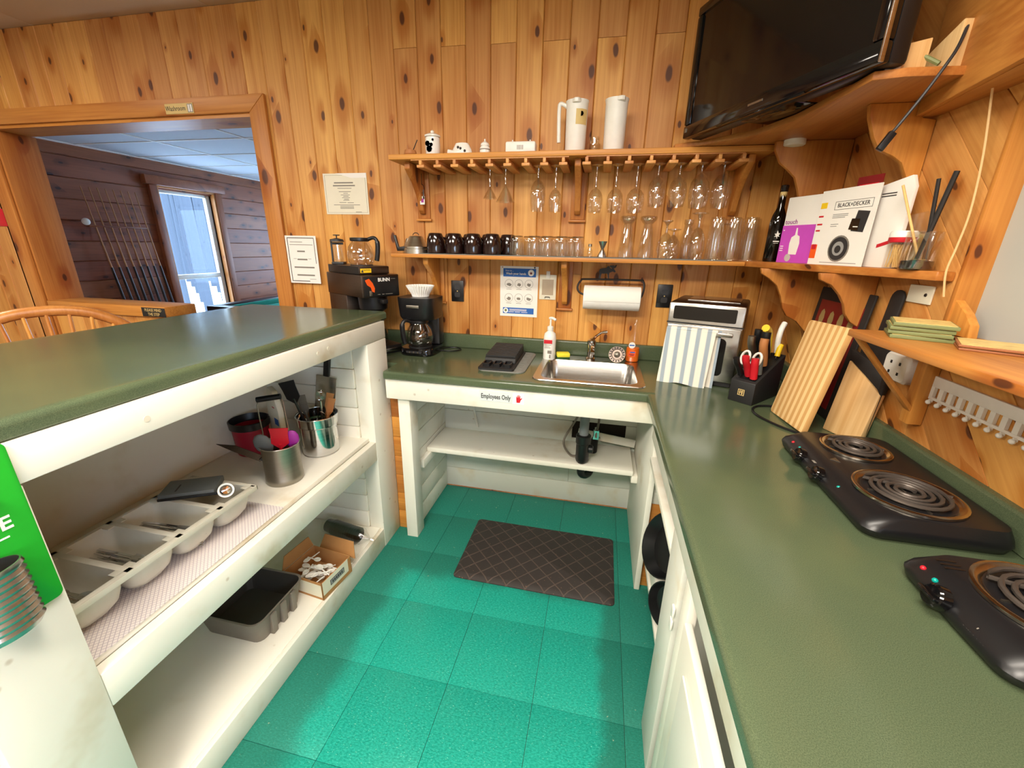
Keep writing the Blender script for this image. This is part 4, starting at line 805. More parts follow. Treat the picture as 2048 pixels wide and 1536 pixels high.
obj('base', MB().loft([rrect(-.092, .092, -.115, .09, .05, 0), rrect(-.095, .095, -.118, .09, .05, .01), rrect(-.09, .09, -.11, .09, .05, .038)]), 'gloss_black', t, smooth=True); obj('tower', MB().box(-.088, .088, .02, .088, .038, .22), 'black_plastic', t, .01); obj('head', MB().loft([rrect(-.09, .09, -.09, .09, .05, .185), rrect(-.095, .095, -.1, .09, .05, .2), rrect(-.1, .1, -.105, .092, .05, .285), rrect(-.1, .1, -.105, .092, .05, .297)]), 'black_plastic', t, smooth=True)
obj('hot_plate', MB().lathe([(.062, .038), (.062, .042)], (0, -.035, 0), 26), 'black_matte', t, smooth=True); obj('brand_plate', MB().box(-.034, .034, -.1075, -.1035, .248, .262), 'dull_steel', t, .001); obj('control_panel', MB().loft([rrect(-.045, .045, -.006, .006, .005, 0), rrect(-.042, .042, -.005, .005, .004, .004)]).xf(Matrix.Translation((0, -.117, .022)) @ Matrix.Rotation(PI / 2, 4, 'X')), 'dark_charcoal', t)
for i in range(3): obj('button', MB().lathe([(.005, 0), (.004, .003)], seg=10).xf(Matrix.Translation((-.022 + i * .022, -.121, .022)) @ Matrix.Rotation(PI / 2, 4, 'X')), 'dull_steel', t)
carafe('glass_carafe', 'glass carafe with black handle inside the small drip coffee maker', (-1.142, -.197, HC + .0425), -2.2, 1.08)
t = thing('coffee_filters', 'stack of fluted white paper coffee filters on the drip coffee maker', 'filters', (-1.142, -.165, HC + .2975))
for j in range(3):
    loops = []
    for (r, z) in ((.042, .0 + j * .003), (.046, .012 + j * .003), (.066 + j * .002, .048 + j * .004)):
        loops.append([((r + (.0035 if r > .05 else .0012) * (1 if i % 2 else -1)) * math.cos(i * PI / 32), (r + (.0035 if r > .05 else .0012) * (1 if i % 2 else -1)) * math.sin(i * PI / 32), z) for i in range(64)])
    obj('filter', MB().loft(loops, True, False), 'filter_paper', t)
solo('electric_cable', MB().tube(bez([(-1.07, -.12, HC + .008), (-1.03, -.06, HC + .006), (-.98, -.05, HC + .004), (-.955, -.09, HC + .004), (-1.0, -.13, HC + .004), (-1.06, -.135, HC + .006)], 6), .0035, 6), 'black_plastic', 'thin black cord loop beside the drip coffee maker', 'cord', smooth=True)
# ---------------------------------------------------------------- around the sink
t = thing('drying_mat', 'grey ribbed drying mat on the counter beside the sink', 'mat', (-.645, -.24, HC)); obj('mat', MB().loft([rrect(-.115, .112, -.195, .2, .04, 0), rrect(-.115, .112, -.195, .2, .04, .004), rrect(-.112, .109, -.192, .197, .04, .005)]), 'grey_mat', t)
for i in range(20): obj('rib', MB().box(-.1, .097, -.172 + i * .0185, -.167 + i * .0185, .005, .0065), 'grey_mat', t)
t = thing('drying_rack', 'black ribbed plastic tray rack lying on the drying mat', 'rack', (-.672, -.245, HC + .0068), .02)
obj('tray', MB().loft([rrect(-.085, .085, -.19, .18, .012, 0), rrect(-.085, .085, -.19, .18, .012, .008), rrect(-.078, .078, -.183, .173, .01, .009)]), 'black_matte', t)
obj('ramp', MB().prism([(-.09, .009), (-.08, .032), (.16, .042), (.165, .009)], 'yz', -.076, .076), 'black_matte', t, .003)
for i in range(11): obj('ridge', MB().box(-.074, .074, -.0055, .0055, -.002, .011), 'black_matte', t, .001, loc=(0, -.068 + i * .022, .033 + i * .0009), rot=(.042, 0, 0))
for i in range(3): obj('cup', MB().loft([rrect(-.018, .018, -.03, .03, .008, 0), rrect(-.018, .018, -.03, .03, .008, .016), rrect(-.014, .014, -.026, .026, .006, .016), rrect(-.014, .014, -.026, .026, .006, .003)]), 'black_plastic', t, loc=(-.05 + i * .05, -.135, .009))
t = thing('soap_dispenser', 'white pump soap bottle with red label band beside the sink', 'bottle', (-.455, -.13, HC))
obj('body', MB().lathe([(.001, 0), (.029, 0), (.032, .005), (.032, .115), (.028, .135), (.014, .147), (.013, .15)], seg=28), 'white_plastic', t, smooth=True); obj('collar', MB().lathe([(.015, .15), (.016, .152), (.016, .17), (.008, .174)], seg=20), 'white_plastic', t, smooth=True); obj('pump', MB().tube([(0, 0, .172), (0, 0, .208)], .0045).tube(bez([(-.006, .004, .212), (.01, -.006, .214), (.028, -.016, .207)], 4), .007, 8), 'white_plastic', t, smooth=True)
obj('red_band', MB().prism([(-.026, .088), (.016, .088), (.016, .107), (-.026, .107)], 'xz', -.0335, -.0325), 'red', t); lines(t, [(-.022, .012, .081), (-.022, .004, .073), (-.022, .008, .066)], 'grey_ink', -.0335, .002); obj('print_block', MB().box(-.006, .014, -.0335, -.0325, .036, .052), 'grey_ink', t); obj('print_block', MB().box(.004, .01, -.0335, -.0325, .012, .03), 'grey_ink', t)
t = thing('sponge', 'yellow and green scouring sponge at the sink edge', 'sponge', (-.385, -.108, HC + .0045), .25); obj('foam', MB().box(-.034, .034, -.024, .024, .008, .03), 'sponge_yellow', t, .006); obj('scouring_pad', MB().box(-.034, .034, -.024, .024, 0, .008), 'sponge_green', t, .002)
t = thing('dish_soap', 'clear dish soap bottle half full of orange liquid', 'bottle', (-.034, -.075, HC + .0045))
def ov(k, prof): return MB().lathe(prof, seg=28, sy=k)
obj('body', ov(.7, [(.001, 0), (.03, 0), (.034, .006), (.034, .05), (.03, .09), (.024, .12), (.013, .16), (.012, .18)]), 'clear_plastic', t, smooth=True); obj('liquid', ov(.7, [(.001, .002), (.029, .002), (.0325, .007), (.0325, .05), (.031, .072), (.001, .072)]), 'orange_liquid', t, smooth=True); obj('cap', MB().lathe([(.014, .18), (.014, .19), (.009, .2), (.012, .212), (.001, .216)], seg=18), 'clear_plastic', t, smooth=True)
disc(t, 'logo', 'paper', -.008, .088, .016, -.0225); lines(t, [(-.02, .004, .088)], 'blue_ink', -.0235, .006); obj('label', MB().prism([(-.024, .03), (.012, .03), (.016, .058), (-.02, .058)], 'xz', -.0245, -.024), 'orange', t); lines(t, [(-.014, .01, .052)], 'blue_ink', -.0252, .006); lines(t, [(-.018, .008, .042), (-.012, .006, .036)], 'dark_red', -.0252, .003)
# ---------------------------------------------------------------- toaster oven with towel
OA = math.radians(-19)
t = thing('toaster_oven', 'stainless steel toaster oven in the corner of the counter', 'oven', (.082, -.30, HC), OA)
OW, OD, OH = .295, .30, .345
obj('body', MB().box(0, OW, 0, OD, .018, OH), 'dark_steel', t, .012); obj('front_frame', MB().box(0, OW, -.02, .0, .02, OH - .002), 'steel', t, .008)
obj('display', MB().loft([rrect(.022, OW - .03, OH - .072, OH - .016, .006, 0), rrect(.022, OW - .03, OH - .072, OH - .016, .006, .002)]).xf(Matrix.Translation((0, -.0195, 0)) @ Matrix.Rotation(PI / 2, 4, 'X')), 'gloss_black', t)
obj('seam', MB().box(-.001, OW + .001, -.0212, -.019, .255, .261), 'black_matte', t)
dr = obj('door', MB().box(.004, OW - .004, -.03, -.0205, .026, .252), 'steel', t, .005); obj('door_glass', MB().loft([rrect(.03, OW - .05, .05, .21, .02, 0), rrect(.03, OW - .05, .05, .21, .02, .0015)]).xf(Matrix.Translation((0, -.03, 0)) @ Matrix.Rotation(PI / 2, 4, 'X')), 'gloss_black', dr)
obj('handle', MB().box(.02, OW - .03, -.062, -.05, .222, .238).box(.03, .045, -.05, -.03, .224, .236).box(OW - .055, OW - .04, -.05, -.03, .224, .236), 'steel', dr, .004)
obj('top_plate', MB().box(.06, OW - .03, .06, OD - .04, OH, OH + .004), 'steel', t, .001)
for a in ((.02, .02), (OW - .04, .02), (.02, OD - .04), (OW - .04, OD - .04)): obj('foot', MB().box(a[0], a[0] + .02, a[1] - .01, a[1] + .01, 0, .018), 'black_plastic', t, .002)
obj('front_base', MB().box(.01, OW - .01, -.015, .0, .004, .02), 'black_plastic', t)
o = link(bpy.data.objects.new('dish_towel', None)); o.location = (.082, -.30, HC); o.rotation_euler = (0, 0, OA); tag(o, 'white dish towel with blue stripes hung over the toaster oven handle', 'towel')
def cloth(x0, x1, zt, zb, y0, amp, seed, th=.003, slant=0.0):
    """hanging cloth panel with folds: a closed two-sided sheet"""
    random.seed(seed); nx, nz = 22, 12; ph = random.random() * 6; fr, bk = [], []
    for j in range(nz + 1):
        s_ = j / nz; z = zt + (zb - zt) * s_; row = []
        for i in range(nx + 1):
            u = i / nx; x = x0 + (x1 - x0) * u + slant * s_
            a = amp * (.25 + s_) * (math.sin(u * 9 + ph) + .5 * math.sin(u * 17 + 2 * ph + s_ * 1.5))
            row.append((x, y0 - a - .008 * s_, z - (.012 * math.sin(u * 5 + ph) if j == nz else 0) - (.03 * u * s_)))
        fr.append(row)
    mb = MB(); n = nx + 1
    vs = [p for r in fr for p in r]; vb = [(p[0], p[1] + th, p[2]) for p in vs]; N = len(vs); fs = []
    for j in range(nz):
        for i in range(nx): a = j * n + i; fs += [(a, a + 1, a + n + 1, a + n), (N + a, N + a + n, N + a + n + 1, N + a + 1)]
    bd = [(i, i + 1) for i in range(nx)] + [(j * n + nx, (j + 1) * n + nx) for j in range(nz)] + [(nz * n + i + 1, nz * n + i) for i in range(nx)] + [((j + 1) * n, j * n) for j in range(nz)]
    fs += [(b_, a, N + a, N + b_) for a, b_ in bd]
    return mb.add(vs + vb, fs)
obj('front_fold', cloth(.012, .205, .243, .012, -.068, .004, 3, slant=-.012), 'towel_stripe', o, smooth=True); obj('back_fold', cloth(.03, .222, .243, .024, -.044, .003, 5, slant=.0), 'towel_stripe', o, smooth=True)
obj('top_fold', MB().loft([[(x, -.056 + .0135 * math.cos(a), .238 + .009 * math.sin(a)) for a in [i * PI / 8 for i in range(9)]] + [(x, -.056 + .011 * math.cos(a), .237 + .006 * math.sin(a)) for a in [PI - i * PI / 8 for i in range(9)]] for x in (.014, .08, .15, .21)]), 'towel_stripe', o, smooth=True)
# ---------------------------------------------------------------- knife block
KA = math.radians(48)
t = thing('knife_block', 'black slanted knife block full of mixed handles', 'knife block', (.372, -.61, HC), KA)
KL, KW = .215, .092
obj('block', MB().prism([(0, 0), (KL, 0), (KL, .17), (.0, .085)], 'xz', 0, KW), 'black_matte', t, .003)
obj('slot_insert', MB().prism([(.012, .0885), (KL - .012, .1635), (KL - .012, .166), (.012, .0915)], 'xz', .01, KW - .01), 'black_plastic', t)
em = obj('emblem', MB().box(-.0009, -.0003, KW / 2 - .012, KW / 2 + .012, .03, .054), 'label_gold', t); obj('emblem_inner', MB().box(-.0013, -.0009, KW / 2 - .0095, KW / 2 + .0095, .0325, .0515), 'black_matte', em)
for a in ((-.006, -.002, .034, .05), (.003, .006, .034, .05), (-.007, .007, .041, .043), (-.008, .002, .046, .048)): obj('emblem_stroke', MB().box(-.0017, -.0013, KW / 2 + a[0], KW / 2 + a[1], a[2], a[3]), 'label_gold', em)
KM = Matrix.Translation((.372, -.61, HC)) @ Matrix.Rotation(KA, 4, 'Z')
def handle(name, label, cat, x, y, tilt, pts, r, mat, extra=None, lean=0):
    z = .085 + x / KL * .085 + .006
    M = KM @ Matrix.Translation((x, y, z)) @ Matrix.Rotation(tilt, 4, 'Y') @ Matrix.Rotation(lean, 4, 'X')
    o = link(bpy.data.objects.new(name, None)); o.matrix_world = M; tag(o, label, cat)
    obj('handle', MB().tube(bez([Vector(p) * 1.08 for p in pts], 4), r * 1.2, 10), mat, o, smooth=True); obj('blade_stub', MB().box(-.008, .008, -.001, .001, -.004, .012), 'steel', o)
    if extra: extra(o)
    return o
st_ = [(0, 0, .008), (.002, 0, .04), (-.004, 0, .085), (.004, 0, .11)]
handle('kitchen_knife', 'yellow-handled knife standing tall in the knife block', 'knife', .19, .06, -.25, [(0, 0, .006), (.0, 0, .05), (-.006, 0, .09), (-.03, 0, .112)], .012, 'yellow')
handle('kitchen_knife', 'white curved-handle tool at the back of the knife block', 'knife', .2, .03, -.1, [(0, 0, .006), (-.006, 0, .05), (.004, 0, .09), (.024, 0, .11)], .0085, 'white_plastic')
handle('kitchen_knife', 'black-handled knife behind the wooden handle in the block', 'knife', .15, .045, -.35, st_, .0125, 'black_plastic')
handle('kitchen_knife', 'wooden-handled knife in the middle of the knife block', 'knife', .10, .03, -.3, st_, .0125, 'wood_handle')
handle('kitchen_knife', 'grey steel-handled knife beside the toaster oven in the block', 'knife', .12, .078, -.45, st_, .0115, 'dull_steel')
handle('kitchen_knife', 'black-handled knife nearest the oven at the block back', 'knife', .165, .08, -.4, st_, .0115, 'black_plastic')
handle('kitchen_knife', 'short yellow-handled peeler low at the wall side of the block', 'knife', .178, .018, .1, [(0, 0, .004), (.004, 0, .03), (.012, 0, .045)], .008, 'yellow')
def loops(mat):
    def f(o):
        for s_ in (-1, 1): obj('finger_loop', MB().tube([(.004 + .012 * math.cos(a), s_ * .021 + .017 * math.sin(a), .06 + .024 * math.cos(a + .4)) for a in [i * PI / 8 for i in range(16)]], .0045, 8, True), mat, o, smooth=True)
    return f
handle('scissors', 'scissors with two white finger loops in the knife block', 'scissors', .06, .05, -.5, [(0, 0, .0), (0, 0, .02), (0, 0, .04)], .006, 'white_plastic', loops('white_plastic'))
handle('kitchen_knife', 'red-handled knife at the front of the block', 'knife', .03, .045, -.55, [(0, 0, .004), (.0, 0, .04), (-.004, 0, .075), (.0, 0, .092)], .0105, 'red')
handle('kitchen_knife', 'second red-handled tool at the front wall side of the block', 'knife', .022, .022, -.2, [(0, 0, .0), (.0, 0, .03), (-.002, 0, .06), (.0, 0, .075)], .011, 'red')
handle('kitchen_knife', 'black-handled knife with red end leaning towards the oven at the block front', 'knife', .028, .072, -.7, [(0, 0, .004), (.0, 0, .04), (-.004, 0, .07), (.0, 0, .09)], .0095, 'black_plastic')
handle('kitchen_knife', 'green-grey handled tool beside the red handles in the block', 'knife', .055, .02, -.25, [(0, 0, .0), (.0, 0, .03), (.0, 0, .06)], .009, 'grey_silicone')
# ---------------------------------------------------------------- hot plates
def spiral(cx, cy, z, r0, r1, turns, rr):
    n = int(turns * 22); return MB().tube([(cx + (r0 + (r1 - r0) * i / n) * math.cos(2 * PI * turns * i / n), cy + (r0 + (r1 - r0) * i / n) * math.sin(2 * PI * turns * i / n), z) for i in range(n + 1)] + [(cx + r1 + .012, cy + .004, z - .006)], rr, 7)
def burner(parent, x, y, r, z, turns):
    p = obj('drip_pan', MB().lathe([(r + .004, .0), (r + .004, .005), (r, .0065), (r * .96, .006), (r * .87, .0)], (x, y, z), 40, False, False), 'drip_pan', parent, smooth=True)
    obj('pan_bowl', MB().lathe([(r * .872, .0), (r * .8, -.003), (.02, -.005), (.001, -.005)], (x, y, z), 36, False, True), 'rust_pan', p, smooth=True)
    obj('coil', spiral(x, y, z + .007, .014, r * .82, turns, .0042), 'coil', p, smooth=True)
    obj('coil_support', MB().box(x - r * .8, x + r * .8, y - .002, y + .002, z - .003, z + .002).box(x - .002, x + .002, y - r * .8, y + r * .8, z - .003, z + .002), 'dull_steel', p)
def knob(parent, x, y, z):
    k = obj('knob', MB().lathe([(.02, 0), (.019, .014), (.016, .017), (.001, .018)], seg=18).xf(Matrix.Translation((x, y, z)) @ Matrix.Rotation(-PI / 2 + .35, 4, 'Y')), 'gloss_black', parent, smooth=True)
    obj('knob_grip', MB().box(-.004, .004, -.018, .018, .016, .026).xf(Matrix.Translation((x, y, z)) @ Matrix.Rotation(-PI / 2 + .35, 4, 'Y')), 'gloss_black', k, .002)
def lamp(parent, x, y, z, mat): obj('pilot_light', MB().sphere((x, y, z), .0045, 10, 6), mat, parent, smooth=True)
def plate_body(x0, x1, y0, y1, h):
    return MB().loft([rrect(x0 + .012, x1 - .012, y0 + .012, y1 - .012, .03, 0), rrect(x0 + .004, x1 - .004, y0 + .004, y1 - .004, .03, .008), rrect(x0, x1, y0, y1, .03, .022), rrect(x0 + .004, x1, y0 + .004, y1 - .004, .03, h * .62), rrect(x0 + .04, x1 - .006, y0 + .012, y1 - .012, .03, h)])
t = thing('double_hot_plate', 'black double electric hot plate with a large and a small coil', 'hot plate', (.48, -1.16, HC))
obj('body', plate_body(-.135, .13, -.225, .225, .052), 'black_plastic', t, smooth=True)
burner(t, .008, .118, .075, .053, 3.4); burner(t, -.002, -.105, .094, .053, 4.4)
knob(t, -.128, .085, .03); knob(t, -.13, -.015, .03); lamp(t, -.122, .16, .036, 'red'); lamp(t, -.119, .125, .036, 'teal_light'); lamp(t, -.119, -.08, .036, 'teal_light')
obj('warning_mark', MB().prism([(-.006, 0), (.012, -.012), (.012, .012)], 'xy', 0, .0008), 'dull_steel', t, loc=(-.083, .035, .0525)); obj('dial_print', MB().box(-.124, -.118, .03, .045, .0395, .0402), 'grey_ink', t)
t = thing('single_hot_plate', 'black single electric hot plate with one rusty coil', 'hot plate', (.485, -1.575, HC))
obj('body', plate_body(-.13, .13, -.122, .115, .052), 'black_plastic', t, smooth=True)
burner(t, .012, .0, .094, .053, 4.4); knob(t, -.128, .012, .03); lamp(t, -.116, .074, .038, 'red'); lamp(t, -.117, .045, .038, 'teal_light')
text('salton', .018, 'grey_ink', t, (-.1245, -.052, .031), rot=(.9, 0, -PI / 2), sx=.9)
for i in range(3): obj('print_line', MB().box(-.095, -.066, .062 + i * .01, .065 + i * .01, .0522, .0528), 'dark_steel', t)
# ---------------------------------------------------------------- boards leaning at the right wall
def panel_pose(o, bl, br, tl):
    bl, br, tl = Vector(bl), Vector(br), Vector(tl); X = (br - bl).normalized(); Z = (tl - bl); Z = (Z - X * Z.dot(X)).normalized(); Y = Z.cross(X)
    M = Matrix((X, Y, Z)).transposed().to_4x4(); M.translation = bl; o.matrix_world = M; return o
o = link(bpy.data.objects.new('cutting_board', mesh('cutting_board', MB().loft([[(a, 0, b) for a, b, _ in rrect(0, .221, 0, .342, .012, 0)], [(a, .016, b) for a, b, _ in rrect(0, .221, 0, .342, .012, 0)]]), 'bamboo', .002)))
panel_pose(o, (.425, -.642, .926), (.439, -.862, .936), (.49, -.62, 1.26)); tag(o, 'striped bamboo cutting board leaning beside the knife block', 'cutting board')
t = thing('slab_board', 'rough natural wood serving slab with dark burnt top edge', 'board'); panel_pose(t, (.538, -.775, .926), (.588, -.885, .926), (.578, -.785, 1.15))
obj('slab', MB().prism([(0, 0), (.118, 0), (.122, .16), (.1, .175), (.06, .2), (0, .235)], 'xz', 0, .022), 'pale_wood', t, .003); obj('bark_edge', MB().prism([(.123, .161), (.1, .176), (.06, .201), (0, .236), (-.01, .27), (.05, .25), (.1, .215), (.124, .19)], 'xz', .004, .02), 'cutting_dark', t, .002)
t = thing('red_tray', 'dark framed red tray standing behind the cutting board', 'tray'); panel_pose(t, (.585, -.36, .927), (.585, -.70, .927), (.625, -.36, 1.36))
obj('tray', MB().box(0, .34, 0, .008, 0, .43), 'cutting_dark', t, .003); obj('red_field', MB().box(.03, .31, -.001, 0, .03, .385), 'dark_red', t)
for i in range(4): obj('painted_figure', MB().lathe([(.001, 0), (.018, 0)], (0, 0, 0), 8, sy=1.8).xf(Matrix.Translation((.07 + i * .065, -.0012, .32)) @ Matrix.Rotation(PI / 2, 4, 'X')), 'label_gold', t)
t = thing('paddle_board', 'black paddle with rounded handle standing behind the cutting board', 'paddle'); panel_pose(t, (.598, -.715, .927), (.598, -.875, .927), (.628, -.715, 1.36))
obj('blade', MB().box(0, .16, 0, .008, 0, .30), 'cutting_dark', t, .003); obj('handle', MB().loft([[(a, y, b) for a, b, _ in rrect(.045, .1, .29, .455, .026, 0)] for y in (0, .008)]), 'cutting_dark', t, .002)
solo('electric_cable', MB().tube(bez([(.47, -.60, HC + .004), (.40, -.61, HC + .004), (.362, -.655, HC + .004), (.36, -.72, HC + .004), (.40, -.80, HC + .004), (.445, -.86, HC + .004), (.46, -.94, HC + .006)], 6), .0042, 7), 'black_plastic', 'black power cable curling between the knife block and the double hot plate', 'cord', smooth=True)
# ---------------------------------------------------------------- coaster shelf, socket, white rack
CS = 1.272
s_ = thing('coaster_shelf', 'narrow pine ledge shelf below the grey shutter', 'shelf', (.53, -1.6, CS)); w = dict(parent=s_, world=True)
obj('board', MB().box(.43, .69, -2.5, -.975, CS, CS + .018), 'pine_y', bevel=.003, **w)
obj('cleat', MB().box(.606, .640, -1.012, -.978, 1.05, CS - .0005), 'pine_z', bevel=.003, **w); obj('brace', MB().prism([(.44, CS - .0005), (.453, CS - .0005), (.64, 1.062), (.64, 1.047)], 'xz', -1.01, -.982), 'pine_z', bevel=.002, **w)
def coaster_stack(name, labs, x, y, rz, n, mat, art, sz, th, grp):
    for i in range(n):
        t = thing(name, labs[i], 'coaster', (x + random.uniform(-.003, .003), y + random.uniform(-.003, .003), CS + .0182 + i * (th + .0006)), rz + random.uniform(-.05, .05), grp)
        obj('tile', MB().box(-sz, sz, -sz, sz, 0, th - .001), mat, t, .0015); obj('picture', MB().box(-sz + .004, sz - .004, -sz + .004, sz - .004, th - .001, th), art, t)
ordw = ['lowest', 'second from below', 'third from below', 'topmost']
coaster_stack('coaster', [f'green-edged square coaster, {a} in the stack of four' for a in ordw], .535, -1.055, -.45, 4, 'coaster_green', 'coaster_art', .056, .0092, 'green coasters')
coaster_stack('coaster', ['brown-edged square coaster, lower of the stack of two', 'brown-edged square coaster, upper of the stack of two'], .605, -1.17, -.5, 2, 'coaster_brown', 'coaster_art', .056, .006, 'brown coasters')
t = thing('outlet_adapter', 'white multi outlet adapter plugged into the wall under the ledge shelf', 'outlet', (.6405, -.905, 1.178))
obj('body', MB().loft([[(-d, a, b) for a, b, _ in rrect(-.05 + e, .05 - e, -.038 + e, .038 - e, .012, 0)] for d, e in ((0, 0), (.03, .0), (.036, .004))]), 'white_plastic', t, smooth=True)
for a in (-.018, .018):
    for b_ in (-.014, .014): obj('slot', MB().box(-.0375, -.0355, a - .003, a + .003, b_ - .005, b_ + .003), 'black_matte', t)
t = thing('blank_plate', 'beige blank wall plate with a dark screw under the corner shelf', 'plate', (.6405, -.86, 1.376)); obj('plate', MB().box(-.005, 0, -.046, .046, -.024, .024), 'cream_paper', t, .002); obj('screw', MB().lathe([(.005, 0), (.004, .002)], seg=10).xf(Matrix.Translation((-.005, -.024, 0)) @ Matrix.Rotation(-PI / 2, 4, 'Y')), 'iron', t)
t = thing('hook_rail', 'white rail with square holes and small pegs below the ledge shelf', 'rail', (.6405, -1.3, 1.15)); w = dict(parent=t, world=True)
obj('rail', MB().box(.632, .6403, -1.75, -1.012, 1.16, 1.187), 'white_plastic', bevel=.001, **w); obj('lower_rail', MB().box(.632, .6403, -1.75, -1.012, 1.127, 1.134), 'white_plastic', bevel=.001, **w)
for i in range(26):
    y = -1.016 - i * .0293
    obj('bar', MB().box(.6325, .640, y - .0065, y + .0065, 1.134, 1.16), 'white_plastic', **w)
    obj('peg', MB().sphere((.626, y - .01, 1.121), .006, 8, 6).box(.626, .634, y - .012, y - .008, 1.121, 1.129), 'white_plastic', smooth=True, **w)
# ---------------------------------------------------------------- corner shelves at the right wall
solo('corner_shelf', MB().prism([(.376, -.001), (.376, -.226), (.60, -.955), (.639, -.955), (.639, -.001)], 'xy', LS - .001, LS + .022), 'pine_y', 'angled pine corner shelf holding cartons and a toothpick jar', 'shelf', bevel=.003)
solo('tv_shelf', MB().prism([(.03, -.002), (.03, -.19), (.12, -.24), (.275, -.385), (.338, -.557), (.372, -.80), (.378, -.89), (.441, -.905), (.528, -.9), (.575, -.895), (.577, -.70), (.636, -.65), (.639, -.002)], 'xy', 1.8745, 1.894), 'pine_y', 'wide curved pine corner shelf under the television', 'shelf', bevel=.003)
def wbracket(label, y, pr, th=.02):
    t = thing('corner_bracket', label, 'bracket', (.64, y, pr[-1][1])); w = dict(parent=t, world=True)
    obj('board', MB().prism(pr, 'xz', y - th / 2, y + th / 2), 'pine_z', bevel=.003, **w); obj('wall_cleat', MB().box(.615, .6395, y + th / 2 + .0005, y + th / 2 + .02, pr[-1][1] + .02, pr[0][1]), 'pine_z', bevel=.002, **w)
zT = 1.874; zL = LS - .0015
wbracket('scalloped pine bracket under the television shelf nearest the corner', -.283, [(.639, zT), (.38, zT), (.382, 1.845), (.407, 1.80), (.44, 1.775), (.468, 1.75), (.486, 1.71), (.50, 1.67), (.55, 1.63), (.60, 1.60), (.639, 1.585)])
wbracket('scalloped pine bracket under the television shelf beside the grey shutter', -.70, [(.605, zT), (.47, zT), (.478, 1.84), (.50, 1.79), (.52, 1.76), (.56, 1.742), (.585, 1.725), (.605, 1.69), (.622, 1.655), (.639, 1.60), (.639, 1.83), (.605, 1.836)])
wbracket('scalloped pine bracket under the angled corner shelf nearest the corner', -.35, [(.639, zL), (.394, zL), (.40, 1.395), (.43, 1.378), (.462, 1.353), (.485, 1.31), (.50, 1.265), (.52, 1.235), (.56, 1.215), (.60, 1.175), (.639, 1.12)])
wbracket('scalloped pine bracket under the angled corner shelf beside the black paddle', -.655, [(.639, zL), (.47, zL), (.475, 1.395), (.51, 1.38), (.54, 1.35), (.56, 1.32), (.57, 1.29), (.59, 1.265), (.615, 1.25), (.639, 1.20)])
t = thing('puck_light', 'round white puck light under the television shelf', 'light', (.44, -.30, 1.874)); obj('housing', MB().lathe([(.036, 0), (.036, -.016), (.03, -.02)], seg=26), 'white_plastic', t, smooth=True); obj('lens', MB().lathe([(.03, -.02), (.001, -.023)], seg=24), 'cream_paper', t, smooth=True)
# television
TD = Vector((.36 - .048, -.94 + .25, 0)); TA = math.atan2(TD.y, TD.x)
t = thing('television', 'large black flat television on the corner shelf', 'television', (.058, -.245, 1.8965), TA); TW, TH = .757, .425
obj('cabinet', MB().box(0, TW, .02, .075, 0, TH), 'black_plastic', t, .012); obj('bezel', MB().box(0, TW, -.012, .02, 0, .045).box(0, TW, -.012, .02, TH - .03, TH).box(0, .03, -.012, .02, .045, TH - .03).box(TW - .03, TW, -.012, .02, .045, TH - .03), 'gloss_black', t, .006)
obj('screen', MB().box(.03, TW - .03, -.004, .0, .045, TH - .03), 'gloss_black', t); obj('edge_highlight', MB().box(TW - .002, TW + .003, -.012, .0, .0, TH - .02), 'steel', t, .001)  # bright strip on the side stands for the highlight along the bezel edge
obj('brand_plate', MB().box(TW / 2 - .03, TW / 2 + .03, -.0132, -.012, .020, .026), 'dull_steel', t); obj('speaker_bar', MB().tube([(.2, -.004, .004), (TW - .2, -.004, .004)], .007, 8), 'gloss_black', t, smooth=True); obj('sticker', MB().box(.012, .022, -.0132, -.012, .02, .034), 'dull_steel', t)
obj('stand', MB().box(.27, .49, .03, .2, -.0015, .004).box(.34, .42, .045, .07, -.004, .06), 'gloss_black', t, .003)
solo('wood_offcut', MB().prism([(-.05, 0), (.05, 0), (.05, .062), (-.05, .045)], 'xz', -.012, .012), 'pale_wood', 'pine offcut block lying beside the television', 'wood block', (.436, -.868, 1.8945), -.1, bevel=.002)
solo('wood_offcut', MB().prism([(-.11, 0), (.11, 0), (-.11, .10)], 'yz', -.012, .012), 'pale_wood', 'triangular pine offcut behind the cables on the television shelf', 'wood block', (.545, -.76, 1.8945), .1, bevel=.002)
solo('paper_scrap', MB().prism([(-.015, 0), (.018, .0), (.022, .045), (-.006, .05)], 'xz', -.001, .001), 'paper', 'scrap of white tape propped on the pine offcut', 'paper', (.415, -.886, 1.8945), .1)
t = thing('video_cable', 'thin dark cable with plug hanging off the television shelf', 'cable', (.5, -.9, 1.9)); w = dict(parent=t, world=True)
obj('cord', MB().tube(bez([(.56, -.86, 1.99), (.53, -.90, 1.93), (.508, -.915, 1.89), (.48, -.912, 1.83), (.452, -.905, 1.775), (.445, -.9, 1.76)], 5), .0035, 7), 'dark_charcoal', smooth=True, **w); obj('plug', MB().box(-.008, .008, -.006, .006, -.022, .022).xf(Matrix.Translation((.437, -.9, 1.742)) @ Matrix.Rotation(.5, 4, 'Y')), 'black_plastic', bevel=.002, **w); obj('cord', MB().tube(bez([(.44, -.82, 1.965), (.47, -.87, 1.93), (.502, -.9, 1.8985)], 4), .005, 7), 'coaster_green', smooth=True, **w)
solo('pull_cord', MB().tube(bez([(.60, -.935, 1.835), (.615, -.95, 1.70), (.622, -.958, 1.58), (.618, -.96, 1.50), (.612, -.962, 1.44), (.622, -.966, 1.38)], 5), .0024, 7), 'rope', 'pale cord hanging along the grey shutter edge', 'cord', smooth=True)
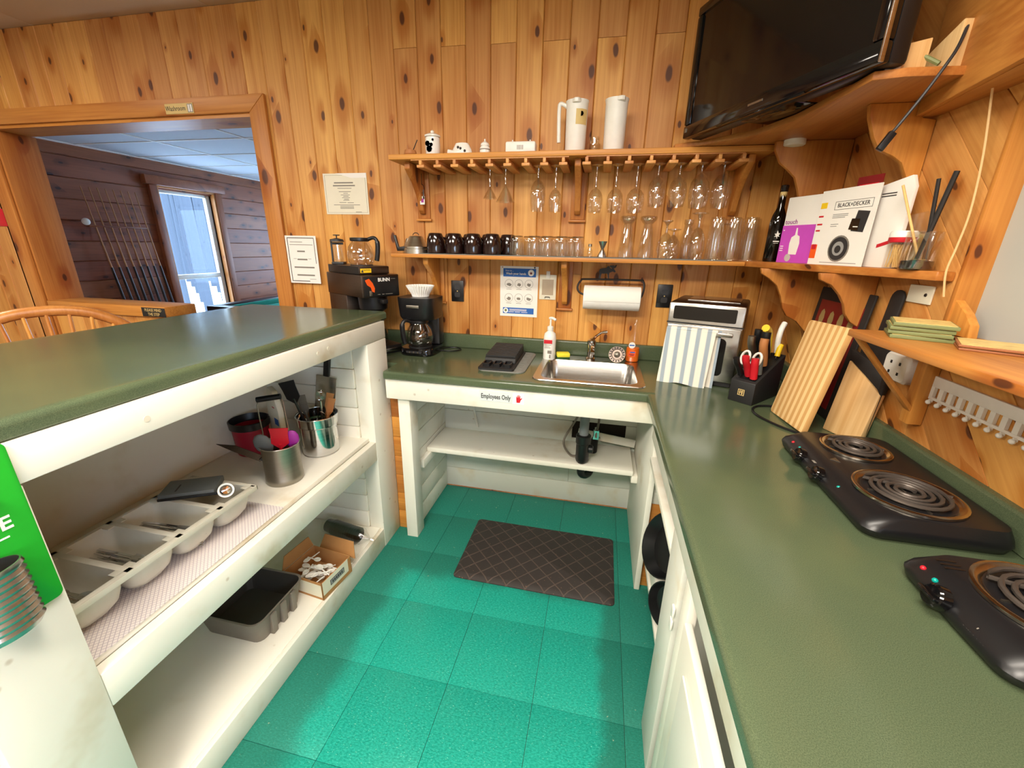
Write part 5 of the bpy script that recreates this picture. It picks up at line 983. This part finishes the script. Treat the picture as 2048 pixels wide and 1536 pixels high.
# cartons on the angled corner shelf
CZ = LS + .0225; DA = math.atan2(-.955, .297)
def on_line(s, off): return (.376 + .294 * s + .956 * off, -.226 - .956 * s + .294 * off)
x, y = on_line(.11, .05); t = thing('carton', 'purple and white carton printed with a white bottle shape', 'box', (x, y, CZ), DA + .12)
obj('carton', MB().box(0, .20, 0, .045, 0, .235), 'paper', t, .003); obj('purple_panel', MB().box(.0, .145, -.0008, 0, .0, .135), 'magenta', t); obj('bottle_print', MB().prism([(.05, .03), (.085, .03), (.09, .07), (.085, .095), (.074, .1), (.07, .125), (.065, .125), (.064, .1), (.05, .092), (.046, .07)], 'xz', -.0016, -.0008), 'paper', t); obj('badge_print', MB().lathe([(.001, 0), (.014, 0)], seg=16).xf(Matrix.Translation((.05, -.0016, .018)) @ Matrix.Rotation(PI / 2, 4, 'X')), 'paper', t); text('touch', .024, 'purple', t, (.035, -.001, .147)); text('touch', .024, 'purple', t, (.165, -.001, .147), sx=.6); obj('corner_print', MB().box(.150, .2, -.0008, 0, .205, .235), 'purple', t); lines(t, [(.006, .012, .118), (.006, .02, .06), (.006, .02, .052), (.006, .02, .044)], 'paper', -.0016, .003)
x, y = on_line(.33, .030); t = thing('manual_page', 'white Black and Decker manual page with coffee maker pictures', 'booklet', (x, y, CZ), DA - .02)
obj('page', MB().box(0, .185, 0, .003, 0, .235), 'paper', t); obj('left_page', MB().box(-.035, 0, .001, .004, 0, .235), 'paper', t)
for a in ((.03, .17, .196, .197), (.03, .17, .172, .173), (.03, .031, .172, .197), (.169, .17, .172, .197)): obj('logo_frame', MB().box(a[0], a[1], -.0006, 0, a[2], a[3]), 'ink', t)
text('BLACK+DECKER', .0175, 'ink', t, (.1, -.0007, .1845), sx=.92)
obj('photo_print', MB().prism([(.115, .105), (.16, .1), (.168, .16), (.125, .165)], 'xz', -.0006, 0), 'dark_charcoal', t); obj('photo_print', MB().prism([(.105, .11), (.14, .105), (.14, .14), (.11, .142)], 'xz', -.001, -.0006), 'gloss_black', t); obj('photo_print', MB().prism([(.12, .116), (.138, .115), (.138, .118), (.12, .119)], 'xz', -.0013, -.001), 'paper', t)
disc(t, 'photo_print', 'grey_ink', .085, .052, .041, -.0006); disc(t, 'photo_print', 'dark_charcoal', .085, .052, .036, -.0012); disc(t, 'photo_print', 'grey_plate', .085, .052, .022, -.0018); disc(t, 'photo_print', 'dark_charcoal', .085, .05, .012, -.0024)
lines(t, [(.03, .09, .158), (.03, .09, .153), (.03, .08, .148), (.03, .06, .128), (.03, .055, .122), (.02, .165, .008)], 'grey_plate', -.0006, .002)
obj('yellow_print', MB().box(-.03, -.004, .0002, .001, .18, .198), 'yellow', t); obj('food_print', MB().box(-.034, -.008, .0002, .001, .02, .065), 'orange', t); obj('food_print', MB().box(-.03, -.012, -.0004, .0002, .05, .066), 'red', t); lines(t, [(-.03, -.01, .155), (-.03, -.008, .13), (-.03, -.012, .11)], 'red', .0004, .005)
x, y = on_line(.41, .042); t = thing('red_card', 'dark red card sticking up behind the manual page', 'card', (x, y, CZ), DA); obj('card', MB().box(0, .085, 0, .003, 0, .262), 'dark_red', t); obj('card_fold', MB().box(.01, .075, -.0008, 0, .235, .24), 'red', t)
x, y = on_line(.47, .052); t = thing('booklet', 'white booklet with red stripe leaning behind the manual page', 'booklet', (x, y, CZ), DA - .1); obj('cover', MB().prism([(0, 0), (.13, 0), (.13, .215), (.115, .245), (0, .225)], 'xz', 0, .012), 'paper', t, .001); obj('stripe', MB().prism([(.06, .055), (.13, .075), (.13, .085), (.06, .065)], 'xz', -.0008, 0), 'red', t); lines(t, [(.03, .08, .205), (.03, .08, .198)], 'ink', -.0008, .003)
t = thing('toothpick_jar', 'clear toothpick jar with red and white lid', 'jar', (.592, -.80, CZ)); obj('jar', MB().lathe(wall([(.001, 0), (.027, 0), (.029, .004), (.029, .07)]), seg=24), 'clear_plastic', t, smooth=True); obj('lid_band', MB().lathe([(.03, .07), (.031, .072), (.031, .082), (.03, .083)], seg=24), 'red', t, smooth=True); obj('lid_top', MB().lathe([(.031, .083), (.031, .094), (.027, .1), (.001, .101)], seg=24), 'white_plastic', t, smooth=True)
random.seed(11); mb = MB()
for i in range(60):
    a, r = random.random() * 6.28, .023 * math.sqrt(random.random()); b_ = a + random.uniform(-.8, .8); mb.tube([(r * math.cos(a), r * math.sin(a), .003), (r * .95 * math.cos(b_), r * .95 * math.sin(b_), .064)], .0011, 4)
o = obj('toothpicks', mb, 'toothpick', t); o['kind'] = 'stuff'
t = thing('cinnamon_jar', 'clear glass jar holding long dark sticks', 'jar', (.595, -.878, CZ)); obj('jar', MB().lathe(wall([(.001, 0), (.034, 0), (.037, .004), (.037, .09), (.038, .095)]), seg=26), 'clear_glass', t, smooth=True); obj('coffee_beans', MB().lathe([(.001, .003), (.034, .003), (.034, .022), (.001, .026)], seg=20), 'cutting_dark', t, smooth=True)
solo('cinnamon_stick', MB().tube([(.605, -.885, CZ + .027), (.586, -.878, CZ + .22)], .0045, 8), 'cutting_dark', 'thin dark stick standing in the glass jar', 'stick', smooth=True); solo('cinnamon_stick', MB().tube([(.592, -.88, CZ + .027), (.612, -.89, CZ + .235)], .006, 8), 'cutting_dark', 'thick dark stick standing in the glass jar', 'stick', smooth=True)
solo('wooden_skewer', MB().tube([(.602, -.868, CZ + .027), (.555, -.80, CZ + .215)], .0032, 8), 'toothpick', 'pale wooden skewer leaning out of the glass jar', 'stick', smooth=True)
t = thing('plastic_pouch', 'clear cellophane pouch behind the toothpick jar', 'bag', (.615, -.79, CZ), DA); obj('pouch', MB().prism([(-.05, 0), (.07, 0), (.055, .13), (.03, .15), (-.03, .14)], 'xz', -.004, .004), 'cellophane', t); obj('contents', MB().prism([(-.045, .002), (.06, .002), (.05, .09), (-.04, .1)], 'xz', -.002, .002), 'label_gold', t)
# ---------------------------------------------------------------- bar cabinet contents: middle shelf
MZ = .6105
solo('shelf_mesh', MB().box(-1.55, -1.225, -1.765, -1.19, .6102, .6112), 'shelf_liner', 'white mesh liner under the cutlery tray', 'liner')
def pot(name, label, x, y, prof, mat, z=MZ):
    t = thing(name, label, 'pot', (x, y, z)); obj('body', MB().lathe(prof + [(max(.001, r - .0025), zz + (.0025 if zz < .003 else 0)) for r, zz in reversed(prof)], seg=40, c0=False, c1=False), mat, t, smooth=True); return t
t = pot('steel_pot', 'shiny stainless steel utensil pot with stepped rim', -1.365, -.79, [(.001, 0), (.068, 0), (.074, .006), (.074, .128), (.081, .134), (.082, .172), (.085, .174)], 'chrome'); obj('rim', MB().tube([(.0845 * math.cos(i * PI / 20), .0845 * math.sin(i * PI / 20), .174) for i in range(40)], .0022, 6, True), 'chrome', t, smooth=True)
t = pot('tin_pot', 'dull grey metal utensil tin in front of the red pot', -1.352, -1.028, [(.001, 0), (.064, 0), (.066, .003), (.066, .022), (.0645, .025), (.0645, .145), (.067, .152)], 'dull_steel'); obj('rim', MB().tube([(.067 * math.cos(i * PI / 20), .067 * math.sin(i * PI / 20), .152) for i in range(40)], .002, 6, True), 'steel', t, smooth=True)
t = pot('red_pot', 'crimson pot with wide black rim at the back of the shelf', -1.64, -.865, [(.001, 0), (.058, 0), (.062, .004), (.07, .118)], 'crimson_pot'); obj('rim', MB().lathe([(.07, .118), (.076, .122), (.078, .15), (.073, .152), (.068, .122)], seg=36, c0=False, c1=False), 'black_plastic', t, smooth=True)
def tool(name, label, cat, p, q, parts):
    """utensil with its own frame: local z runs from p (inside the pot) to q"""
    p, q = Vector(p), Vector(q); Zd = (q - p).normalized(); X = Vector((.9, .43, 0)); X = (X - Zd * X.dot(Zd)).normalized(); Y = Zd.cross(X)
    o = link(bpy.data.objects.new(name, None)); M = Matrix((X, Y, Zd)).transposed().to_4x4(); M.translation = p; o.matrix_world = M; tag(o, label, cat)
    for nm, mb, mt in parts((q - p).length): obj(nm, mb, mt, o, smooth=True)
    return o
def turner(mat, hm, w0=.03, w1=.05, L=.1): return lambda n: [('handle', MB().tube([(0, 0, .004), (0, 0, n - L * .8)], .006), hm), ('blade', MB().loft([[(a * s_, y, z) for a, y in ((-1, -.002), (1, -.002), (1, .002), (-1, .002))] for s_, z in ((.006, n - L), (w0, n - L * .75), (w1 * .9, n - L * .3), (w1, n))]), mat)]
def spoon(mat, hm, r=.03): return lambda n: [('handle', MB().tube([(0, 0, .004), (0, 0, n - 2.2 * r)], .005), hm), ('bowl', MB().lathe([(.001, -1), (.6, -.75), (.95, -.3), (1, .1), (.8, .6), (.4, .92), (.001, 1)], seg=18, sy=.35).xf(Matrix.Translation((0, 0, n - 1.3 * r)) @ Matrix.Diagonal((r, r, 1.4 * r, 1))), mat)]
S1, S2_ = (-1.362, -.785), (-1.352, -1.028)
tool('spatula', 'black angled turner standing in the shiny steel pot', 'utensil', (S1[0] - .02, S1[1] - .01, MZ + .01), (-1.43, -.86, .945), turner('black_plastic', 'black_plastic', .026, .03, .1))
tool('serving_spoon', 'clear slotted spoon standing in the shiny steel pot', 'utensil', (S1[0] + .01, S1[1], MZ + .01), (-1.335, -.79, .895), spoon('old_glass', 'steel', .022))
tool('wooden_turner', 'brown wooden handle standing in the shiny steel pot', 'utensil', (S1[0] - .02, S1[1] + .02, MZ + .01), (-1.31, -.75, .845), turner('wood_handle', 'wood_handle', .014, .015, .08))
tool('wooden_turner', 'darker wooden handle behind the brown one in the steel pot', 'utensil', (S1[0] - .03, S1[1] + .03, MZ + .01), (-1.33, -.73, .86), turner('cardboard', 'wood_handle', .014, .016, .08))
tool('server', 'grey metal turner edge standing in the shiny steel pot', 'utensil', (S1[0] - .03, S1[1] + .0, MZ + .01), (-1.415, -.81, .87), turner('dull_steel', 'dull_steel', .016, .018, .09))
tool('whisk', 'small wire whisk lying in the mouth of the steel pot', 'utensil', (S1[0] + .0, S1[1] + .0, MZ + .02), (-1.335, -.80, .80), lambda n: [('handle', MB().tube([(0, 0, 0), (0, 0, n - .06)], .006), 'steel')] + [('wire', MB().tube([(.018 * math.sin(a) * math.cos(b_), .018 * math.sin(a) * math.sin(b_), n - .06 + .03 * (1 - math.cos(a))) for a in [i * PI / 8 for i in range(9)]], .0012, 5), 'chrome') for b_ in (0, .8, 1.6, 2.4)])
tool('silicone_spatula', 'red silicone spatula standing in the grey tin', 'utensil', (S2_[0], S2_[1], MZ + .01), (-1.325, -1.05, .835), turner('red', 'red', .03, .032, .085))
tool('silicone_spatula', 'purple silicone spatula standing in the grey tin', 'utensil', (S2_[0] + .01, S2_[1] + .01, MZ + .01), (-1.295, -1.02, .815), spoon('purple', 'purple', .026))
tool('silicone_spoon', 'grey silicone spoon hanging over the rim of the grey tin', 'utensil', (S2_[0], S2_[1] - .0, MZ + .01), (-1.395, -1.075, .81), spoon('grey_silicone', 'grey_silicone', .032))
tool('chef_knife', 'dark-bladed knife poking sideways out of the grey tin', 'knife', (S2_[0], S2_[1], MZ + .05), (-1.475, -1.16, .815), lambda n: [('handle', MB().tube([(0, 0, -.02), (0, 0, .09)], .008), 'black_plastic'), ('blade', MB().prism([(-.018, .08), (.018, .08), (.014, n - .05), (-.014, n), (-.018, n - .06)], 'xz', -.001, .001), 'dark_steel')])
tool('masher', 'wire masher with black grip standing in the grey tin', 'utensil', (S2_[0] - .01, S2_[1] + .01, MZ + .01), (-1.42, -.97, .915), lambda n: [('wire', MB().tube([(-.045, 0, .0), (-.045, 0, n - .02), (-.035, 0, n)], .0025, 6).tube([(.045, 0, .0), (.045, 0, n - .02), (.035, 0, n)], .0025, 6), 'steel'), ('grip', MB().tube([(-.042, 0, n), (.042, 0, n)], .011, 10), 'black_plastic')])
t = thing('paper_bag', 'pale printed paper bag standing behind the utensil pots', 'bag', (-1.53, -.83, MZ), -.5); obj('bag', MB().prism([(-.06, 0), (.06, 0), (.055, .2), (.02, .28), (-.03, .29), (-.065, .22)], 'xz', -.012, .012), 'cream_paper', t, .005); obj('print_mark', MB().box(.0, .022, -.0128, -.012, .205, .21), 'red', t); obj('print_mark', MB().box(-.03, -.01, -.0128, -.012, .24, .25), 'ink', t); obj('blue_print', MB().box(.005, .045, -.0128, -.012, .13, .16), 'blue_ink', t)
t = thing('cleaver', 'large steel cleaver leaning in the far corner of the middle shelf', 'knife', (-1.42, -.70, MZ + .0065), rot=(-.1, .12, .0)); obj('blade', MB().box(-.05, .05, -.002, .002, .0, .30), 'steel', t, .0008); obj('handle', MB().box(-.014, .014, -.008, .008, .30, .40), 'black_plastic', t, .004)
# cutlery tray
CX0, CX1, CY0, CY1, CZ1 = -1.53, -1.277, -1.748, -1.235, .715
t = thing('cutlery_tray', 'cream plastic cutlery tray with four deep scooped bins', 'tray', ((CX0 + CX1) / 2, (CY0 + CY1) / 2, MZ + .001)); w = dict(parent=t, world=True)
n = 4; pit = (CY1 - CY0) / n
for i in range(n):
    a, b_ = CY0 + i * pit + .006, CY0 + (i + 1) * pit - .006
    lp = [rrect(CX0 + .012 + e, CX1 - .012 - e2, a + e, b_ - e, .02 + e * .5, z, 4) for e, e2, z in ((0, 0, CZ1), (.003, .004, .675), (.008, .012, .645), (.018, .03, .622), (.035, .06, .6135))]
    li = [rrect(CX0 + .014 + e, CX1 - .014 - e2, a + .002 + e, b_ - .002 - e, .02 + e * .5, z, 4) for e, e2, z in ((.036, .062, .617), (.018, .03, .625), (.008, .012, .647), (.003, .004, .676), (0, 0, CZ1))]
    obj('bin', MB().loft(lp, False, True).loft(li, True, False), 'cutlery_tray', smooth=True, **w)
rim = MB()
for a in [CY0 + .0 + i * pit for i in range(n + 1)]: rim.box(CX0, CX1, max(CY0, a - .008), min(CY1, a + .008), CZ1 - .004, CZ1 + .002)
for a in (CX0, CX1 - .014): rim.box(a, a + .014, CY0, CY1, CZ1 - .004, CZ1 + .002)
for a in [CY0 + i * pit for i in range(n + 1)]:
    for xx in (CX0 + .02, CX1 - .02): rim.box(xx - .016, xx + .016, max(CY0, a - .024), min(CY1, a + .024), CZ1 - .002, CZ1 + .0016)
obj('rim', rim, 'cutlery_tray', bevel=.0008, **w); obj('outer_lip', MB().box(CX1, CX1 + .004, CY0, CY1 + .004, CZ1 - .014, CZ1 + .002).box(CX0, CX1 + .004, CY1, CY1 + .004, CZ1 - .014, CZ1 + .002), 'cutlery_tray', bevel=.001, **w)
random.seed(5)
def cutlery(kind, label, x, y, z, rz, grp, tilt=0):
    t = thing(kind, label, 'cutlery', (x, y, z), rot=(0, tilt, rz), group=grp)
    obj('handle', MB().loft([[(-.09, -.004, 0), (-.09, .004, 0), (-.09, .004, .002), (-.09, -.004, .002)], [(-.02, -.003, .002), (-.02, .003, .002), (-.02, .003, .004), (-.02, -.003, .004)], [(.03, -.003, .001), (.03, .003, .001), (.03, .003, .003), (.03, -.003, .003)]]), 'chrome', t)
    if kind == 'spoon': obj('bowl', MB().lathe([(.001, .001), (.6, .0), (1, .15), (.9, .2), (.001, .12)], seg=14).xf(Matrix.Translation((.05, 0, 0)) @ Matrix.Diagonal((.024, .015, .03, 1))), 'chrome', t, smooth=True)
    elif kind == 'fork':
        obj('head', MB().box(.03, .055, -.010, .010, .001, .003), 'chrome', t)
        for i in range(4): obj('tine', MB().box(.055, .085, -.010 + i * .0058, -.0075 + i * .0058, .001, .003), 'chrome', t)
    else: obj('blade', MB().prism([(.03, -.006), (.09, -.008), (.11, .004), (.105, .007), (.03, .006)], 'xy', .001, .0025), 'steel', t)
for i, kd in enumerate(('spoon', 'fork', 'knife')):
    yc = CY0 + (i + .5) * pit
    for j in range(9): cutlery({'spoon': 'spoon', 'fork': 'fork', 'knife': 'table_knife'}[kd], {'spoon': 'steel spoon in the tray bin beside the green bottle opener', 'fork': 'steel fork in the second bin of the cutlery tray', 'knife': 'steel table knife in the third bin of the cutlery tray'}[kd], (CX0 + CX1) / 2 - .01 + random.uniform(-.008, .008), yc + random.uniform(-.02, .02), .621 + j * .006, random.uniform(-.12, .12) + (PI if j % 2 else 0), {'spoon': 'spoons', 'fork': 'forks', 'knife': 'knives'}[kd] + ' in the cutlery tray')
t = thing('grey_packet', 'flat grey packet lying across the last bin of the cutlery tray', 'packet', (-1.43, -1.30, CZ1 + .003), .5); obj('packet', MB().box(-.09, .06, -.045, .045, 0, .02), 'grey_silicone', t, .003); obj('dark_edge', MB().box(-.09, .09, -.05, -.046, .002, .01), 'black_matte', t, .001); obj('strap', MB().box(-.05, -.046, -.03, .01, .02, .021), 'ink', t)
t = thing('tape_core', 'white ring with chrome core on the cutlery tray', 'ring', (-1.315, -1.305, CZ1 + .024), rot=(1.2, .3, .7)); obj('ring', MB().lathe([(.017, -.012), (.022, -.012), (.022, .012), (.017, .012), (.017, -.012)], seg=24, c0=False, c1=False), 'white_plastic', t, smooth=True); obj('core', MB().lathe([(.001, -.006), (.012, -.006), (.012, .006), (.001, .008)], seg=18), 'chrome', t, smooth=True)
# bottom shelf
BZ0 = .1085
t = thing('plastic_tub', 'grey moulded plastic tub with scalloped rim on the bottom shelf', 'tub', (-1.425, -1.21, BZ0)); 
obj('tub', MB().loft([rrect(-.12, .12, -.105, .105, .03, 0), rrect(-.135, .135, -.122, .122, .035, .095), rrect(-.139, .139, -.126, .126, .035, .1), rrect(-.132, .132, -.119, .119, .033, .1), rrect(-.117, .117, -.102, .102, .028, .005)], True, True), 'grey_tray', t, smooth=True); obj('tub_lining', MB().loft([rrect(-.1165, .1165, -.1015, .1015, .028, .0055), rrect(-.1315, .1315, -.1185, .1185, .033, .098)], True, False), 'tray_inside', t)
for y in (-.05, .0, .05): obj('rib', MB().prism([(.118, .0), (.138, .0), (.145, .092), (.134, .092)], 'xz', y - .012, y + .012), 'grey_tray', t, .004)
t = thing('cutlery_carton', 'open cardboard carton of wrapped plastic cutlery on the bottom shelf', 'box', (-1.295, -1.0, BZ0), -.12); 
A, B_, H = .098, .085, .082
obj('bottom', MB().box(-A, A, -B_, B_, 0, .003), 'cardboard', t); 
for a in ((-A, A, -B_, -B_ + .003), (-A, A, B_ - .003, B_), (-A, -A + .003, -B_, B_), (A - .003, A, -B_, B_)): obj('side', MB().box(a[0], a[1], a[2], a[3], .003, H), 'cardboard', t)
obj('flap', MB().prism([(-A, H), (A, H), (A - .02, H + .07), (-A + .02, H + .07)], 'xz', B_ + .002, B_ + .005), 'cardboard', t, rot=(-.35, 0, 0)); obj('flap', MB().prism([(-B_, H), (B_, H), (B_ - .02, H + .06), (-B_ + .02, H + .06)], 'yz', -A - .005, -A - .002), 'cardboard', t)
obj('print_panel', MB().box(A, A + .0008, -B_ + .004, B_ - .02, .02, H), 'cream_paper', t); obj('print_frame', MB().box(A + .0008, A + .0014, -.04, .04, .036, .062), 'ink', t); obj('print_frame_inner', MB().box(A + .0014, A + .0018, -.037, .037, .039, .059), 'grey_plate', t); [obj('print_line', MB().box(A + .0018, A + .0022, -.03 + i * .0105, -.023 + i * .0105, .043, .055), 'ink', t) for i in range(6)]
obj('print_panel', MB().box(-A + .01, A - .004, -B_ - .0008, -B_, .012, H - .01), 'cream_paper', t)
random.seed(9)
for i in range(22):
    s_ = thing('plastic_spoon', 'white plastic spoon in the cardboard carton', 'cutlery', (t.location.x + random.uniform(-.055, .055), t.location.y + random.uniform(-.045, .045), BZ0 + .02 + i * .0028), rot=(random.uniform(-.15, .15), random.uniform(-.2, .2), random.uniform(0, 6.28)), group='plastic spoons in the carton')
    obj('bowl', MB().lathe([(.001, .001), (.6, .0), (1, .2), (.9, .26), (.001, .12)], seg=12).xf(Matrix.Translation((.016, 0, 0)) @ Matrix.Diagonal((.018, .012, .03, 1))), 'white_plastic', s_, smooth=True); obj('handle', MB().box(-.045, .0, -.0025, .0025, 0, .002), 'white_plastic', s_)
t = thing('cup_sleeve', 'sleeve of black plastic cups wrapped in clear film on the bottom shelf', 'cups', (-1.34, -.735, BZ0 + .0385), -.18)
mb = MB()
for i in range(12): obj('cup', MB().lathe([(.001, .01), (.031, .01), (.037, -.03), (.038, -.032), (.036, -.032), (.03, .008), (.001, .008)], seg=22).xf(Matrix.Translation((-.10 + i * .0135, 0, 0)) @ RY.inverted()), 'gloss_black', t, smooth=True)
obj('film', MB().lathe([(.008, .175), (.014, .16), (.008, .145), (.030, .115), (.0385, .1), (.0385, -.12), (.02, -.135), (.001, -.136)], seg=18, c0=False).xf(RY), 'cellophane', t, smooth=True)
# ---------------------------------------------------------------- bottle opener on the near post
t = thing('bottle_opener', 'green wall bottle opener board with ridged steel cap catcher', 'bottle opener', (BX + .0005, -1.84, .99)); 
obj('board', MB().loft([[(d, a, b_) for a, b_, _ in rrect(-.07, .062, -.165, .16, .012, 0)] for d in (0, .008)]), 'green_sign', t, .002)
text('E', .034, 'lamp_white', t, (.0086, .026, .02), rot=(PI / 2, 0, PI / 2), bold=.0008); obj('print_line', MB().box(.008, .0086, -.01, .025, -.006, -.003), 'lamp_white', t)
pr = [(.046, -.16)] + [(.050 + (.005 if i % 2 else 0), -.155 + i * .0062) for i in range(20)] + [(.052, -.03), (.049, -.03), (.047, -.15), (.001, -.152)]
obj('cap_catcher', MB().lathe(pr, (.034, -.028, 0), 36, sx=.5, sy=.85), 'steel', t, smooth=True); obj('opener', MB().box(.008, .02, -.02, .02, .05, .075), 'steel', t, .004)
# ---------------------------------------------------------------- bar stool on the far side of the bar
t = thing('bar_stool', 'honey coloured wooden bar stool with arched spindle back', 'stool', (-2.285, -1.05, 0), -2.116)
obj('seat', MB().loft([rrect(-.2, .2, -.19, .19, .12, .70), rrect(-.21, .21, -.2, .2, .12, .715), rrect(-.21, .21, -.2, .2, .12, .735), rrect(-.19, .19, -.18, .18, .12, .745)]), 'stool_wood', t, smooth=True)
for sx in (-1, 1):
    for sy in (-1, 1): obj('leg', MB().tube([(sx * .13, sy * .12, .705), (sx * .2, sy * .19, .0)], [.02, .016], 10), 'stool_wood', t, smooth=True)
for sy in (-1, 1): obj('stretcher', MB().tube([(-.18, sy * .168, .25), (.18, sy * .168, .25)], .012), 'stool_wood', t, smooth=True)
for sx in (-1, 1): obj('stretcher', MB().tube([(sx * .177, -.17, .3), (sx * .177, .17, .3)], .012), 'stool_wood', t, smooth=True)
arch = [(-.2, -.12, .74), (-.28, -.17, .88), (-.285, -.185, 1.0), (-.235, -.195, 1.1), (-.13, -.2, 1.17), (0, -.2, 1.19), (.13, -.2, 1.17), (.235, -.195, 1.1), (.285, -.185, 1.0), (.28, -.17, .88), (.2, -.12, .74)]
obj('back_arch', MB().tube(bez(arch, 5), .022, 10), 'stool_wood', t, smooth=True)
for i in range(7):
    u = -.195 + i * .065; obj('spindle', MB().tube([(u * .7, -.15, .74), (u, -.19, 1.18 - abs(u) ** 2 * 1.3)], [.009, .0065], 8), 'stool_wood', t, smooth=True)
# ---------------------------------------------------------------- lounge: pool table, cues
t = thing('pool_table', 'dark pool table with green felt in the lounge', 'pool table', (-4.2, 3.2, LF)); TX, TY = .70, 1.25
obj('bed', MB().box(-TX + .1, TX - .1, -TY + .1, TY - .1, .74, .80), 'felt', t)
for a in ((-TX, TX, -TY, -TY + .12), (-TX, TX, TY - .12, TY), (-TX, -TX + .12, -TY + .12, TY - .12), (TX - .12, TX, -TY + .12, TY - .12)): obj('rail', MB().box(a[0], a[1], a[2], a[3], .72, .88), 'black_wood', t, .02); 
for a in ((-TX + .12, TX - .12, -TY + .12, -TY + .16), (-TX + .12, TX - .12, TY - .16, TY - .12), (-TX + .12, -TX + .16, -TY + .16, TY - .16), (TX - .16, TX - .12, -TY + .16, TY - .16)): obj('cushion', MB().box(a[0], a[1], a[2], a[3], .80, .86), 'felt', t, .01)
obj('skirt', MB().box(-TX + .05, TX - .05, -TY + .05, TY - .05, .55, .73), 'black_wood', t, .01)
for sx in (-1, 1):
    for sy in (-1, 1): obj('leg', MB().box(sx * (TX - .2) - .08, sx * (TX - .2) + .08, sy * (TY - .25) - .08, sy * (TY - .25) + .08, 0, .55), 'black_wood', t, .01)
t = thing('cue_rack', 'wooden cue rack on the lounge wall', 'rack', (LX + .02, 1.6, 1.6)); obj('upper_bar', MB().box(0, .05, -.28, .3, -.008, .008), 'log_y', t, .004); obj('lower_shelf', MB().box(0, .1, -.28, .42, -.98, -.94), 'log_y', t, .006); obj('chalk_ball', MB().sphere((.05, -.3, .04), .035, 12, 8), 'white_plastic', t, smooth=True)
for i in range(8):
    y = 1.36 + i * .075; c_ = thing('pool_cue', 'pool cue with dark butt, ' + ['last', 'seventh', 'sixth', 'fifth', 'fourth', 'third', 'second', 'first'][i] + ' in the wall rack from the lounge window', 'cue', (LX + .09, y + .1, .665), rot=(.08, -.035, 0), group='pool cues in the rack'); obj('butt', MB().lathe([(.014, 0), (.015, .01), (.011, .52)], seg=10), 'black_wood', c_, smooth=True); obj('shaft', MB().lathe([(.009, .52), (.005, 1.30), (.005, 1.32)], seg=10), 'wood_handle', c_, smooth=True)
# ---------------------------------------------------------------- winter trees outside the lounge window
random.seed(21)
for i in range(22):
    d = 16 + (i % 6) * 3.4; ang = math.radians(134.4 + i * .31); x = -.2 + d * math.cos(ang); y = -2.2 + d * math.sin(ang); h = random.uniform(7, 12); r = random.uniform(.06, .16)
    t = thing('bare_tree', 'bare grey winter tree trunk outside the lounge window', 'tree', (x, y, -.72), group='bare trees outside the window'); lean = random.uniform(-.15, .15)
    obj('trunk', MB().tube([(0, 0, 0), (lean * .3, 0, h * .5), (lean, 0, h)], [r, r * .7, r * .2], 7), 'bark', t, smooth=True)
    for j in range(5):
        z = h * random.uniform(.15, .8); a = random.random() * 6.28; l = random.uniform(.15, .32); obj('branch', MB().tube([(lean * z / h, 0, z), (lean * z / h + l * math.cos(a), l * math.sin(a), z + l * .7)], [r * .3, r * .08], 5), 'bark', t)
# dense far wood behind the single trees
random.seed(33); mb = MB()
for i in range(380):
    d = random.uniform(36, 48); ang = math.radians(random.uniform(108, 148)); h = random.uniform(8, 14); x = d * math.cos(ang); y = -2.2 + d * math.sin(ang); r = random.uniform(.08, .2)
    mb.tube([(x, y, -.8), (x + random.uniform(-.4, .4), y, h)], [r, r * .4], 5)
o = link(bpy.data.objects.new('far_wood', mesh('far_wood', mb, 'bark'))); tag(o, 'dense grey winter wood far behind the window', 'forest'); o['kind'] = 'stuff'
